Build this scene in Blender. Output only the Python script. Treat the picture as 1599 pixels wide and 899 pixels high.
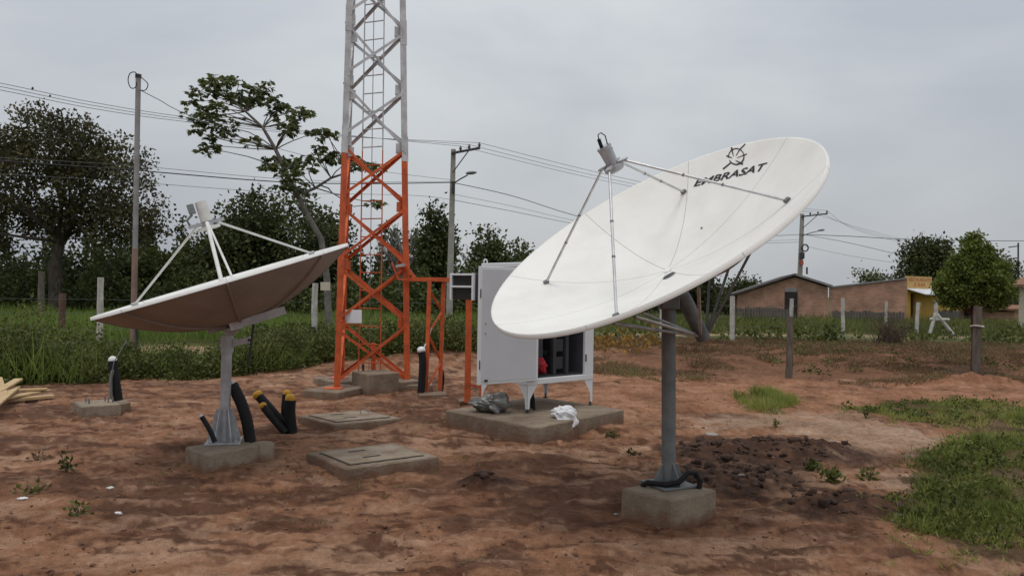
import bpy, math, random
import numpy as np
from mathutils import Vector, Matrix
random.seed(7); RNG = np.random.default_rng(11)
for o in list(bpy.data.objects): bpy.data.objects.remove(o)
scene = bpy.context.scene
COL = scene.collection
R = math.radians

# ------------------------------------------------------------------ camera
FPX, CAMH = 1180.0, 1.6
ROLL, PITCH = R(0.9), R(0.316)
camd = bpy.data.cameras.new('camera'); camo = bpy.data.objects.new('camera', camd); COL.objects.link(camo)
r0 = Vector((1, 0, 0)); u0 = Vector((0, -math.sin(PITCH), math.cos(PITCH))); FW = Vector((0, math.cos(PITCH), math.sin(PITCH)))
RT = r0 * math.cos(ROLL) + u0 * math.sin(ROLL); UP = -r0 * math.sin(ROLL) + u0 * math.cos(ROLL)
CAM = Vector((0, 0, CAMH))
m3 = Matrix((RT, UP, -FW)).transposed()
camo.matrix_world = Matrix.Translation(CAM) @ m3.to_4x4()
camd.sensor_fit = 'HORIZONTAL'; camd.sensor_width = 36.0; camd.lens = 36.0 * FPX / 1599.0
camd.clip_start = 0.05; camd.clip_end = 6000
scene.camera = camo

# ------------------------------------------------------------------ sky, sun, exposure
SUN_EL, SUN_AZ = R(72), R(200)      # azimuth measured from +Y towards +X
world = bpy.data.worlds.new('World'); scene.world = world; world.use_nodes = True
nt = world.node_tree; nt.nodes.clear(); N = nt.nodes; L = nt.links
out = N.new('ShaderNodeOutputWorld')
sky = N.new('ShaderNodeTexSky'); sky.sky_type = 'NISHITA'; sky.sun_disc = False
sky.sun_elevation = SUN_EL; sky.sun_rotation = SUN_AZ; sky.dust_density = 3.0
bg1 = N.new('ShaderNodeBackground'); bg1.inputs[1].default_value = 0.08; L.new(sky.outputs[0], bg1.inputs[0])
tc = N.new('ShaderNodeTexCoord')
sep = N.new('ShaderNodeSeparateXYZ'); L.new(tc.outputs['Generated'], sep.inputs[0])
mp = N.new('ShaderNodeMapping'); mp.inputs['Scale'].default_value = (1, 1, 2.3); mp.inputs['Location'].default_value = (2.1, 0.4, 0.3)
L.new(tc.outputs['Generated'], mp.inputs[0])
nz = N.new('ShaderNodeTexNoise'); nz.inputs['Scale'].default_value = 1.7; nz.inputs['Detail'].default_value = 5; nz.inputs['Roughness'].default_value = 0.5
nz.inputs['Distortion'].default_value = 0.25
L.new(mp.outputs[0], nz.inputs[0])
cr = N.new('ShaderNodeValToRGB'); L.new(nz.outputs['Fac'], cr.inputs[0])
cr.color_ramp.elements[0].position = 0.36; cr.color_ramp.elements[0].color = (0.445, 0.472, 0.52, 1)
cr.color_ramp.elements[1].position = 0.62; cr.color_ramp.elements[1].color = (0.605, 0.63, 0.65, 1)
# overcast luminance rises towards the zenith (CIE overcast sky)
mx0 = N.new('ShaderNodeMath'); mx0.operation = 'MAXIMUM'; mx0.inputs[1].default_value = 0.0; L.new(sep.outputs['Z'], mx0.inputs[0])
gr = N.new('ShaderNodeMath'); gr.operation = 'MULTIPLY_ADD'; gr.inputs[1].default_value = 0.95; gr.inputs[2].default_value = 0.78
L.new(mx0.outputs[0], gr.inputs[0])
bg2 = N.new('ShaderNodeBackground'); L.new(cr.outputs[0], bg2.inputs[0]); L.new(gr.outputs[0], bg2.inputs[1])
mixs = N.new('ShaderNodeMixShader'); mixs.inputs[0].default_value = 0.92
L.new(bg1.outputs[0], mixs.inputs[1]); L.new(bg2.outputs[0], mixs.inputs[2]); L.new(mixs.outputs[0], out.inputs[0])

sund = bpy.data.lights.new('sun', 'SUN'); sund.energy = 1.0; sund.angle = R(22); sund.color = (1, 0.96, 0.9)
suno = bpy.data.objects.new('sun', sund); COL.objects.link(suno)
sdir = Vector((math.cos(SUN_EL) * math.sin(SUN_AZ), math.cos(SUN_EL) * math.cos(SUN_AZ), math.sin(SUN_EL)))
suno.rotation_euler = sdir.to_track_quat('Z', 'Y').to_euler(); suno.location = (0, 0, 30)
scene.view_settings.view_transform = 'Standard'; scene.view_settings.look = 'None'
scene.view_settings.exposure = 0.10; scene.view_settings.gamma = 1.0; scene.view_settings.use_curve_mapping = False
scene.render.engine = 'CYCLES'

# ------------------------------------------------------------------ helpers: places
def ray(x, y): return FW + RT * ((x - 799.5) / FPX) + UP * ((449.5 - y) / FPX)
def at(x, y, d): return CAM + ray(x, y) * d                      # the place seen at (x, y), d metres away
def G(x, y, z=0.0):
    k = ray(x, y); return CAM + k * ((z - CAMH) / k.z)           # the place on level z
def GD(x, d, z=0.0):
    p = at(x, 455, d); return Vector((p.x, p.y, z))
def hash2(ix, iy, s):
    h = (ix.astype(np.int64) * 374761393 + iy.astype(np.int64) * 668265263 + s * 1442695041) & 0xffffffff
    h = ((h ^ (h >> 13)) * 1274126177) & 0xffffffff
    return ((h ^ (h >> 16)) & 0xffff) / 65535.0
def vnoise(x, y, s=0):
    ix = np.floor(x); iy = np.floor(y); fx = x - ix; fy = y - iy
    fx = fx * fx * fx * (fx * (6 * fx - 15) + 10); fy = fy * fy * fy * (fy * (6 * fy - 15) + 10)
    a = hash2(ix, iy, s); b = hash2(ix + 1, iy, s); c = hash2(ix, iy + 1, s); d = hash2(ix + 1, iy + 1, s)
    return (a + (b - a) * fx) * (1 - fy) + (c + (d - c) * fx) * fy
def fbm(x, y, s=0, o=4, g=0.5):
    v = 0; a = 1; t = 0
    for k in range(o):
        v = v + a * vnoise(x * 2 ** k + 17.3 * k, y * 2 ** k - 9.1 * k, s + k); t += a; a *= g
    return v / t - 0.5
def inpoly(x, y, poly):
    c = np.zeros(x.shape, bool); n = len(poly)
    for i in range(n):
        x1, y1 = poly[i]; x2, y2 = poly[(i + 1) % n]
        if y1 == y2: continue
        c ^= ((y1 > y) != (y2 > y)) & (x < (x2 - x1) * (y - y1) / (y2 - y1) + x1)
    return c
def polyw(pts): return [tuple(G(x, y).xy) for x, y in pts]
def smooth(e0, e1, v):
    t = np.clip((v - e0) / (e1 - e0), 0, 1); return t * t * (3 - 2 * t)
MOUNDS = []   # x, y, rx, ry, rot, height
def _m(px, py, rx, ry, h, rot=0): p = G(px, py); MOUNDS.append((p.x, p.y, rx, ry, rot, h))
_m(1160, 706, .66, .55, .10); _m(1262, 702, .46, .48, .10); _m(1150, 745, .55, .5, .05); _m(1325, 793, .46, .26, .10)
_m(755, 752, .2, .16, .09); _m(820, 715, .5, .25, .05); _m(640, 668, .35, .25, .06); _m(590, 770, .5, .25, .05)
_m(770, 655, .9, .35, .07); _m(930, 668, .6, .3, .05); _m(1515, 598, .9, .6, .16); _m(700, 690, .5, .3, .04)
def terrain(x, y):
    """height of the ground in metres (numpy arrays)"""
    r = np.hypot(x, y)
    z = 0.10 * fbm(x * .35, y * .35, 3, 3) * smooth(2, 6, r)
    z = z + 0.055 * fbm(x * 1.3, y * 1.9, 5, 4)
    z = z + 0.042 * fbm(x * 3.2, y * 6.0, 9, 4, .62)
    near = smooth(16, 9, r); rp = fbm(x * 1.6 + 2.0 * fbm(x * .7, y * .7, 15, 2), y * 6.5, 25, 3, .55); z = z + near * .06 * (np.abs(rp) - .12) + near * .022 * np.abs(fbm(x * 7, y * 13, 29, 3, .6)) + near * .09 * np.minimum(0, fbm(x * 5.0, y * 6.5, 27, 2) + .17)
    rug = np.abs(fbm(x * 2.2, y * 3.4, 21, 4, .55)); z = z - 0.05 * np.maximum(0, .09 - rug) / .09 * .5
    # wheel ruts crossing behind the big dish
    yc = 8.4 + 0.10 * x + .25 * np.sin(x * .5)
    for o in (0.0, 1.5, 3.6, 4.9):
        w = (y - yc - o) / .16; z = z + (-.035 * np.exp(-w * w) + .02 * np.exp(-(np.abs(w) - 1.6) ** 2 * 2)) * smooth(-1.5, 1.5, x)
    for (mx, my, rx, ry, rot, h) in MOUNDS:
        dx, dy = x - mx, y - my; q = (dx / rx) ** 2 + (dy / ry) ** 2
        z = z + h * np.exp(-q * 1.2) * (0.75 + 1.3 * (fbm(x * 6, y * 6, 31, 3, .6) + .2))
    # graded bank at the right and behind the tower
    z = z + .28 * smooth(0, 1, (y - 15.5) / 4) * (1 - smooth(0, 1, (y - 21) / 6)) * smooth(1.0, 4.0, x) * (.7 + .9 * fbm(x * .7, y * .7, 41, 4))
    z = z + .35 * smooth(0, 1, (y - 14.5) / 2) * (1 - smooth(0, 1, (y - 17) / 4)) * np.exp(-((x + 1.6) / 1.6) ** 2)
    flat = smooth(120, 60, r); return z * flat * smooth(0.0, 1.0, r / 2)
def TZ(x, y): return float(terrain(np.array([x], float), np.array([y], float))[0])
def onG(px, py, dz=0.0):
    p = G(px, py); return Vector((p.x, p.y, TZ(p.x, p.y) + dz))

# ------------------------------------------------------------------ helpers: materials
MATS = {}
def mat(name, c1, c2=None, scale=4.0, rough=.75, metal=0.0, bump=0.0, bscale=40.0, detail=6, c3=None, spec=.35, stretch=(1, 1, 1), lo=.35, hi=.65, trans=0.0):
    m = bpy.data.materials.new(name); m.use_nodes = True; t = m.node_tree; n = t.nodes; l = t.links
    b = n['Principled BSDF']; b.inputs['Roughness'].default_value = rough; b.inputs['Metallic'].default_value = metal
    b.inputs['Specular IOR Level'].default_value = spec
    c2 = c2 or tuple(v * .75 for v in c1)
    t1 = n.new('ShaderNodeTexCoord'); mpn = n.new('ShaderNodeMapping'); mpn.inputs['Scale'].default_value = stretch
    l.new(t1.outputs['Object'], mpn.inputs[0])
    z = n.new('ShaderNodeTexNoise'); z.inputs['Scale'].default_value = scale; z.inputs['Detail'].default_value = detail; z.inputs['Roughness'].default_value = .62
    l.new(mpn.outputs[0], z.inputs[0])
    r = n.new('ShaderNodeValToRGB'); r.color_ramp.elements[0].position = lo; r.color_ramp.elements[1].position = hi
    r.color_ramp.elements[0].color = (*c2, 1); r.color_ramp.elements[1].color = (*c1, 1)
    if c3:
        e = r.color_ramp.elements.new(min(hi + .12, .99)); e.color = (*c3, 1)
    l.new(z.outputs['Fac'], r.inputs[0]); l.new(r.outputs[0], b.inputs['Base Color'])
    if bump:
        z2 = n.new('ShaderNodeTexNoise'); z2.inputs['Scale'].default_value = bscale; z2.inputs['Detail'].default_value = 5
        l.new(mpn.outputs[0], z2.inputs[0]); bp = n.new('ShaderNodeBump'); bp.inputs['Strength'].default_value = bump; bp.inputs['Distance'].default_value = .02
        l.new(z2.outputs['Fac'], bp.inputs['Height']); l.new(bp.outputs[0], b.inputs['Normal'])
    MATS[name] = m; return m
def leafmat(name, dark, light, rough=.55, trans=.25, extra=None):
    m = bpy.data.materials.new(name); m.use_nodes = True; t = m.node_tree; n = t.nodes; l = t.links
    b = n['Principled BSDF']; b.inputs['Roughness'].default_value = rough; b.inputs['Specular IOR Level'].default_value = .25
    a = n.new('ShaderNodeAttribute'); a.attribute_name = 'tint'
    r = n.new('ShaderNodeValToRGB'); r.color_ramp.elements[0].color = (*dark, 1); r.color_ramp.elements[1].color = (*light, 1)
    if extra:
        r.color_ramp.elements[1].position = .8; e = r.color_ramp.elements.new(.97); e.color = (*extra, 1)
    l.new(a.outputs['Fac'], r.inputs[0]); l.new(r.outputs[0], b.inputs['Base Color'])
    tr = n.new('ShaderNodeBsdfTranslucent'); l.new(r.outputs[0], tr.inputs[0])
    mx = n.new('ShaderNodeMixShader'); mx.inputs[0].default_value = trans
    l.new(b.outputs[0], mx.inputs[1]); l.new(tr.outputs[0], mx.inputs[2]); l.new(mx.outputs[0], n['Material Output'].inputs[0])
    MATS[name] = m; return m

# ------------------------------------------------------------------ helpers: objects
ORG = {}
def tag(o, label=None, cat=None, group=None, kind=None):
    if label: o['label'] = label
    if cat: o['category'] = cat
    if group: o['group'] = group
    if kind: o['kind'] = kind
    return o
def empty(name, loc, label, cat, group=None):
    o = bpy.data.objects.new(name, None); COL.objects.link(o); o.location = loc; o.empty_display_size = .2
    ORG[o.name] = Vector(loc); return tag(o, label, cat, group)
def perp(d):
    a = Vector((0, 0, 1)) if abs(d.z) < .9 else Vector((1, 0, 0))
    s = d.cross(a).normalized(); return s, s.cross(d).normalized()
class MB:
    """collects shapes given in world coordinates"""
    def __init__(s): s.v = []; s.f = []; s.sm = []
    def add(s, v, f, smooth=False):
        n = len(s.v); s.v += [tuple(p) for p in v]; s.f += [tuple(i + n for i in q) for q in f]; s.sm += [smooth] * len(f); return s
    def hexa(s, b, t):      # four bottom, four top corners
        return s.add(list(b) + list(t), [(3, 2, 1, 0), (4, 5, 6, 7), (0, 1, 5, 4), (1, 2, 6, 5), (2, 3, 7, 6), (3, 0, 4, 7)])
    def box(s, c, ax, ay, az, bev=0.0):     # centre and three half-axis vectors
        c = Vector(c); ax = Vector(ax); ay = Vector(ay); az = Vector(az)
        if not bev:
            return s.hexa([c - ax - ay - az, c + ax - ay - az, c + ax + ay - az, c - ax + ay - az], [c - ax - ay + az, c + ax - ay + az, c + ax + ay + az, c - ax + ay + az])
        V = []; idx = {}
        l = [ax.length, ay.length, az.length]; A = [ax / l[0], ay / l[1], az / l[2]]
        for sx in (-1, 1):
            for sy in (-1, 1):
                for sz in (-1, 1):
                    for k in range(3):
                        sg = (sx, sy, sz); p = c.copy()
                        for j in range(3): p = p + A[j] * sg[j] * (l[j] - (0 if j == k else min(bev, l[j] * .9)))
                        idx[(sx, sy, sz, k)] = len(V); V.append(p)
        F = []
        for k in range(3):
            for sg in (-1, 1):
                i, j = [q for q in range(3) if q != k]; q4 = []
                for (a, b) in ((-1, -1), (1, -1), (1, 1), (-1, 1)):
                    t = [0, 0, 0]; t[k] = sg; t[i] = a; t[j] = b; q4.append(idx[(*t, k)])
                F.append(q4)
        for k in range(3):
            i, j = [q for q in range(3) if q != k]
            for a in (-1, 1):
                for b in (-1, 1):
                    q4 = []
                    for (w, kk) in ((-1, i), (1, i), (1, j), (-1, j)):
                        t = [0, 0, 0]; t[k] = w; t[i] = a; t[j] = b; q4.append(idx[(*t, kk)])
                    F.append(q4)
        for sx in (-1, 1):
            for sy in (-1, 1):
                for sz in (-1, 1): F.append([idx[(sx, sy, sz, k)] for k in range(3)])
        # orient outwards
        F2 = []
        for q in F:
            p = [V[i] for i in q]; nrm = (p[1] - p[0]).cross(p[2] - p[0]); ce = sum(p, Vector()) / len(p)
            F2.append(q if nrm.dot(ce - c) > 0 else q[::-1])
        return s.add(V, F2)
    def bar(s, a, b, w, h=None, up=None):   # rectangular bar from a to b
        a = Vector(a); b = Vector(b); d = (b - a); ln = d.length; d = d / ln
        if up is None: x, y = perp(d)
        else: x = d.cross(Vector(up)).normalized(); y = x.cross(d).normalized()
        return s.box((a + b) / 2, x * (w / 2), y * ((h or w) / 2), d * (ln / 2))
    def angle(s, a, b, w, t, u, v):         # L-section member, flanges along u and v
        a = Vector(a); b = Vector(b); d = (b - a).normalized(); u = Vector(u); v = Vector(v)
        u = (u - d * u.dot(d)).normalized(); v = (v - d * v.dot(d)).normalized()
        prof = [Vector((0, 0)), Vector((w, 0)), Vector((w, t)), Vector((t, t)), Vector((t, w)), Vector((0, w))]
        vv = [a + u * p.x + v * p.y for p in prof] + [b + u * p.x + v * p.y for p in prof]
        fs = [(i, (i + 1) % 6, 6 + (i + 1) % 6, 6 + i) for i in range(6)] + [(0, 3, 2, 1), (0, 5, 4, 3), (6, 7, 8, 9), (6, 9, 10, 11)]
        return s.add(vv, fs)
    def tube(s, pts, rad, n=10, caps=True, smooth=True):
        pts = [Vector(p) for p in pts]; m = len(pts)
        rad = [rad] * m if not hasattr(rad, '__len__') else rad
        d0 = (pts[1] - pts[0]).normalized(); x, y = perp(d0); V = []; F = []
        for i, p in enumerate(pts):
            d = (pts[min(i + 1, m - 1)] - pts[max(i - 1, 0)]).normalized()
            x = (x - d * x.dot(d)).normalized(); y = d.cross(x)
            V += [p + (x * math.cos(2 * math.pi * k / n) + y * math.sin(2 * math.pi * k / n)) * rad[i] for k in range(n)]
        for i in range(m - 1):
            for k in range(n):
                k2 = (k + 1) % n; F.append((i * n + k, i * n + k2, (i + 1) * n + k2, (i + 1) * n + k))
        s.add(V, F, smooth)
        if caps: s.add([V[k] for k in range(n)][::-1], [tuple(range(n))]); s.add(V[(m - 1) * n:], [tuple(range(n))])
        return s
    def ball(s, c, rx, ry=None, rz=None, n=10, m=6, jit=0.0, frame=None):
        c = Vector(c); ry = ry or rx; rz = rz or rx; V = []; F = []
        fx, fy, fz = frame or (Vector((1, 0, 0)), Vector((0, 1, 0)), Vector((0, 0, 1)))
        for i in range(m + 1):
            th = math.pi * i / m
            for k in range(n):
                ph = 2 * math.pi * k / n; j = 1 + jit * (random.random() - .5) * 2
                V.append(c + fx * (rx * j * math.sin(th) * math.cos(ph)) + fy * (ry * j * math.sin(th) * math.sin(ph)) + fz * (rz * j * math.cos(th)))
        for i in range(m):
            for k in range(n): F.append((i * n + k, (i + 1) * n + k, (i + 1) * n + (k + 1) % n, i * n + (k + 1) % n))
        return s.add(V, F, True)
    def build(s, name, material, parent=None, origin=None):
        if parent is not None: org = ORG[parent.name]
        elif origin is not None: org = Vector(origin)
        else:
            a = np.array(s.v); org = Vector((a[:, 0].mean(), a[:, 1].mean(), a[:, 2].min()))
        me = bpy.data.meshes.new(name); me.from_pydata([(p[0] - org.x, p[1] - org.y, p[2] - org.z) for p in s.v], [], s.f)
        me.polygons.foreach_set('use_smooth', s.sm); me.update()
        o = bpy.data.objects.new(name, me); COL.objects.link(o)
        mm = MATS[material] if isinstance(material, str) else material
        me.materials.append(mm)
        if parent is not None: o.parent = parent
        else: o.location = org
        ORG[o.name] = org
        return o
def npmesh(name, V, F, material, parent=None, tint=None, smooth=False, origin=(0, 0, 0), colors=None):
    """V (n,3) world, F (m,k) indices: a large mesh"""
    org = ORG[parent.name] if parent is not None else Vector(origin)
    V = np.asarray(V, np.float32) - np.array(org, np.float32); F = np.asarray(F, np.int32); k = F.shape[1]
    me = bpy.data.meshes.new(name); me.vertices.add(len(V)); me.loops.add(F.size); me.polygons.add(len(F))
    me.vertices.foreach_set('co', V.ravel()); me.loops.foreach_set('vertex_index', F.ravel())
    me.polygons.foreach_set('loop_start', np.arange(0, F.size, k, dtype=np.int32))
    me.polygons.foreach_set('use_smooth', np.full(len(F), smooth)); me.update(calc_edges=True)
    if tint is not None:
        a = me.attributes.new('tint', 'FLOAT', 'POINT'); a.data.foreach_set('value', np.asarray(tint, np.float32))
    if colors is not None:
        a = me.attributes.new('soil', 'FLOAT_COLOR', 'POINT'); a.data.foreach_set('color', np.concatenate([colors, np.ones((len(colors), 1))], 1).astype(np.float32).ravel())
    me.materials.append(MATS[material] if isinstance(material, str) else material)
    o = bpy.data.objects.new(name, me); COL.objects.link(o)
    if parent is not None: o.parent = parent
    else: o.location = org
    ORG[o.name] = org; return o
def leafgeo(P, D, Ln, Wd, tint, fold=0.0):
    """rhombic leaves: base P, direction D, length Ln, half width Wd"""
    n = len(P); D = D / (np.linalg.norm(D, axis=1, keepdims=True) + 1e-9)
    S = np.cross(D, RNG.normal(size=(n, 3))); S /= np.linalg.norm(S, axis=1, keepdims=True) + 1e-9
    Ln = np.broadcast_to(np.asarray(Ln, float), (n,))[:, None]; Wd = np.broadcast_to(np.asarray(Wd, float), (n,))[:, None]
    M = P + D * Ln * .45
    V = np.stack([P, M + S * Wd, P + D * Ln, M - S * Wd], 1).reshape(-1, 3)
    F = np.arange(4 * n).reshape(n, 4); return V, F, np.repeat(tint, 4)
def rdirs(n, up=0.0):
    d = RNG.normal(size=(n, 3)); d /= np.linalg.norm(d, axis=1, keepdims=True); d[:, 2] += up
    return d / np.linalg.norm(d, axis=1, keepdims=True)
# ------------------------------------------------------------------ materials
mat('white_paint', (.76, .75, .72), (.66, .65, .62), 3, .45, bump=.05, bscale=60)
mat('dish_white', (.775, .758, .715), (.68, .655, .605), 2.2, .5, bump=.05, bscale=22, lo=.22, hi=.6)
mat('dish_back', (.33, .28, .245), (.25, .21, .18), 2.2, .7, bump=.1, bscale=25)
mat('cabinet_white', (.70, .71, .72), (.64, .65, .66), 2, .4)
mat('door_grey', (.56, .565, .585), (.51, .515, .535), 1.4, .45)
mat('galvanised', (.50, .51, .52), (.33, .34, .36), 9, .5, .45, bump=.1, bscale=50)
mat('dull_steel', (.20, .213, .213), (.125, .134, .136), 7, .6, .05, bump=.15, bscale=40, c3=(.17, .12, .09))
mat('bright_tube', (.62, .62, .62), (.46, .46, .46), 12, .35, .6)
mat('white_metal', (.68, .67, .64), (.55, .54, .51), 8, .5)
mat('orange_paint', (.66, .125, .034), (.40, .08, .028), 6, .55, bump=.12, bscale=40, c3=(.55, .17, .08))
mat('tower_white', (.60, .61, .62), (.40, .40, .40), 6, .55, bump=.1)
mat('concrete', (.29, .235, .172), (.18, .138, .098), 3.5, .9, bump=.5, bscale=45, c3=(.30, .265, .215))
mat('stained_concrete', (.255, .20, .145), (.14, .096, .066), 3.0, .92, bump=.55, bscale=40, c3=(.29, .25, .20))
mat('pole_concrete', (.36, .34, .30), (.25, .235, .21), 2.5, .85, bump=.2, bscale=20)
mat('post_white', (.55, .53, .49), (.34, .31, .27), 6, .85, bump=.4, bscale=30)
mat('post_wood', (.17, .14, .115), (.08, .062, .05), 5, .9, bump=.6, bscale=25, stretch=(4, 4, .6))
mat('post_brown', (.16, .095, .07), (.09, .052, .04), 5, .9, bump=.6, bscale=25, stretch=(4, 4, .6))
mat('raw_wood', (.52, .37, .20), (.40, .27, .14), 6, .75, bump=.2, bscale=30, stretch=(1, 1, 1))
mat('old_board', (.13, .115, .105), (.07, .062, .056), 2, .9, bump=.4, bscale=20, stretch=(3, 3, .5))
mat('black_plastic', (.018, .018, .02), (.011, .011, .012), 10, .6, spec=.2)
mat('yellow_cap', (.62, .33, .03), (.45, .22, .02), 14, .6)
mat('rubber_dark', (.03, .03, .03), (.02, .02, .02), 10, .7)
mat('dark_metal', (.07, .07, .072), (.04, .04, .042), 10, .5, .3)
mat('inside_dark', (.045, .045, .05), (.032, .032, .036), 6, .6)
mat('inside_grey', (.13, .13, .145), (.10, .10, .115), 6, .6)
mat('grille', (.075, .072, .068), (.045, .043, .04), 20, .6)
mat('paper', (.74, .75, .78), (.68, .69, .72), 5, .8)
mat('red_cloth', (.50, .022, .035), (.28, .01, .02), 9, .7, bump=.4, bscale=30)
mat('bag_white', (.80, .81, .82), (.70, .71, .72), 9, .35, bump=.4, bscale=25)
mat('bag_grey', (.24, .24, .225), (.09, .088, .08), 5, .22, bump=.5, bscale=18, c3=(.42, .42, .41), spec=.6)
mat('logo_black', (.018, .018, .022), (.012, .012, .014), 10, .5)
mat('seam', (.36, .34, .31), (.28, .26, .24), 10, .7)
mat('cable', (.035, .036, .04), (.025, .026, .03), 5, .6)
mat('wire_grey', (.11, .115, .125), (.08, .085, .09), 5, .6)
mat('insulator', (.10, .085, .08), (.06, .05, .05), 5, .3)
mat('rusty_pole', (.30, .20, .165), (.22, .14, .115), 4, .8, bump=.2)
mat('grey_pole', (.34, .335, .33), (.24, .235, .23), 4, .6, .2)
mat('yellow_wall', (.50, .31, .06), (.42, .25, .045), 1.5, .85)
mat('sign_yellow', (.58, .38, .15), (.52, .34, .12), 3, .7)
mat('sign_red', (.45, .10, .05), (.38, .08, .04), 3, .7)
mat('dark_door', (.03, .024, .022), (.018, .015, .014), 3, .8)
mat('roof_tile', (.12, .108, .10), (.06, .055, .052), 2.5, .9, bump=.6, bscale=8)
mat('roof_clay', (.30, .15, .09), (.17, .09, .06), 2.5, .9, bump=.6, bscale=8)
mat('plaster_grey', (.26, .255, .25), (.19, .185, .18), 2, .9)
mat('cream_wall', (.58, .52, .40), (.47, .42, .32), 1, .85)
mat('awning', (.66, .67, .70), (.55, .56, .59), 2, .5)
mat('bark', (.115, .095, .078), (.052, .042, .034), 5, .95, bump=.8, bscale=14, stretch=(2, 2, .6))
mat('bark_pale', (.19, .175, .155), (.10, .09, .08), 5, .9, bump=.5, bscale=14)
mat('bark_red', (.12, .05, .04), (.07, .03, .025), 5, .9, bump=.5, bscale=14)
mat('clod', (.075, .042, .029), (.035, .02, .014), 9, .95, bump=.6, bscale=40)
mat('stone', (.36, .33, .29), (.25, .22, .19), 9, .9, bump=.4, bscale=40)
mat('litter', (.74, .73, .70), (.60, .58, .55), 9, .7)
mat('twig', (.13, .09, .065), (.07, .05, .035), 8, .9)
mat('brick_dim', (.3, .2, .15))
def mudsplash(name, mud=(.17, .088, .055), z0=.0, z1=.15):
    m = MATS[name]; n = m.node_tree.nodes; l = m.node_tree.links; b = n['Principled BSDF']; src = b.inputs['Base Color'].links[0].from_socket
    tc_ = n.new('ShaderNodeTexCoord'); sp_ = n.new('ShaderNodeSeparateXYZ'); l.new(tc_.outputs['Object'], sp_.inputs[0])
    nz_ = n.new('ShaderNodeTexNoise'); nz_.inputs['Scale'].default_value = 7; nz_.inputs['Detail'].default_value = 6; l.new(tc_.outputs['Object'], nz_.inputs[0])
    ma = n.new('ShaderNodeMath'); ma.operation = 'MULTIPLY_ADD'; ma.inputs[1].default_value = .30; l.new(nz_.outputs['Fac'], ma.inputs[0]); l.new(sp_.outputs['Z'], ma.inputs[2])
    mr = n.new('ShaderNodeMapRange'); mr.inputs['From Min'].default_value = z1 + .10; mr.inputs['From Max'].default_value = z0 + .12; mr.inputs['To Max'].default_value = .8; l.new(ma.outputs[0], mr.inputs['Value'])
    mx_ = n.new('ShaderNodeMix'); mx_.data_type = 'RGBA'; mr.inputs['To Max'].default_value = .95; l.new(mr.outputs[0], mx_.inputs[0]); l.new(src, mx_.inputs[6]); mx_.inputs[7].default_value = (*mud, 1); l.new(mx_.outputs[2], b.inputs['Base Color'])
mudsplash('concrete'); mudsplash('stained_concrete')
def brickmat(name, a, b, mortar, sc):
    m = bpy.data.materials.new(name); m.use_nodes = True; t = m.node_tree; n = t.nodes; l = t.links
    bs = n['Principled BSDF']; bs.inputs['Roughness'].default_value = .9
    g = n.new('ShaderNodeTexCoord'); mpn = n.new('ShaderNodeMapping'); mpn.inputs['Rotation'].default_value = (R(90), 0, 0)
    l.new(g.outputs['Object'], mpn.inputs[0])
    k = n.new('ShaderNodeTexBrick'); k.inputs['Scale'].default_value = sc; k.inputs['Color1'].default_value = (*a, 1); k.inputs['Color2'].default_value = (*b, 1)
    k.inputs['Mortar'].default_value = (*mortar, 1); k.inputs['Mortar Size'].default_value = .025
    l.new(mpn.outputs[0], k.inputs[0])
    z = n.new('ShaderNodeTexNoise'); z.inputs['Scale'].default_value = 1.1; z.inputs['Detail'].default_value = 7; l.new(g.outputs['Object'], z.inputs[0])
    r = n.new('ShaderNodeValToRGB'); r.color_ramp.elements[0].position = .3; r.color_ramp.elements[0].color = (.62, .60, .6, 1); r.color_ramp.elements[1].position = .7; r.color_ramp.elements[1].color = (1.15, 1.12, 1.1, 1)
    l.new(z.outputs['Fac'], r.inputs[0])
    x = n.new('ShaderNodeMix'); x.data_type = 'RGBA'; x.blend_type = 'MULTIPLY'; x.inputs[0].default_value = 1
    l.new(k.outputs['Color'], x.inputs[6]); l.new(r.outputs[0], x.inputs[7]); l.new(x.outputs[2], bs.inputs['Base Color'])
    bp = n.new('ShaderNodeBump'); bp.inputs['Strength'].default_value = .5; bp.inputs['Distance'].default_value = .02
    l.new(k.outputs['Fac'], bp.inputs['Height']); bp.invert = True; l.new(bp.outputs[0], bs.inputs['Normal'])
    MATS[name] = m
brickmat('brick', (.49, .27, .18), (.38, .20, .13), (.36, .28, .22), 2.2)
leafmat('leaf_olive', (.026, .030, .012), (.105, .098, .042), extra=(.17, .115, .055))
leafmat('leaf_dark', (.018, .026, .009), (.10, .115, .034), trans=.3)
leafmat('leaf_mid', (.028, .042, .012), (.125, .145, .042), trans=.3)
leafmat('leaf_fresh', (.045, .075, .014), (.20, .24, .05), trans=.4)
leafmat('leaf_broad', (.042, .06, .018), (.155, .175, .06), trans=.35)
leafmat('grass_green', (.085, .115, .022), (.30, .325, .078), extra=(.40, .32, .14), trans=.35)
leafmat('grass_mixed', (.045, .062, .016), (.165, .18, .045), extra=(.26, .20, .09))
leafmat('grass_field', (.065, .105, .018), (.19, .265, .052), extra=(.24, .22, .08))
leafmat('weed', (.026, .038, .010), (.125, .14, .034), extra=(.19, .15, .05))
leafmat('dry_grass', (.09, .052, .028), (.23, .15, .075), extra=(.14, .16, .05))
leafmat('yellow_leaf', (.18, .10, .025), (.36, .22, .05))

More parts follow.
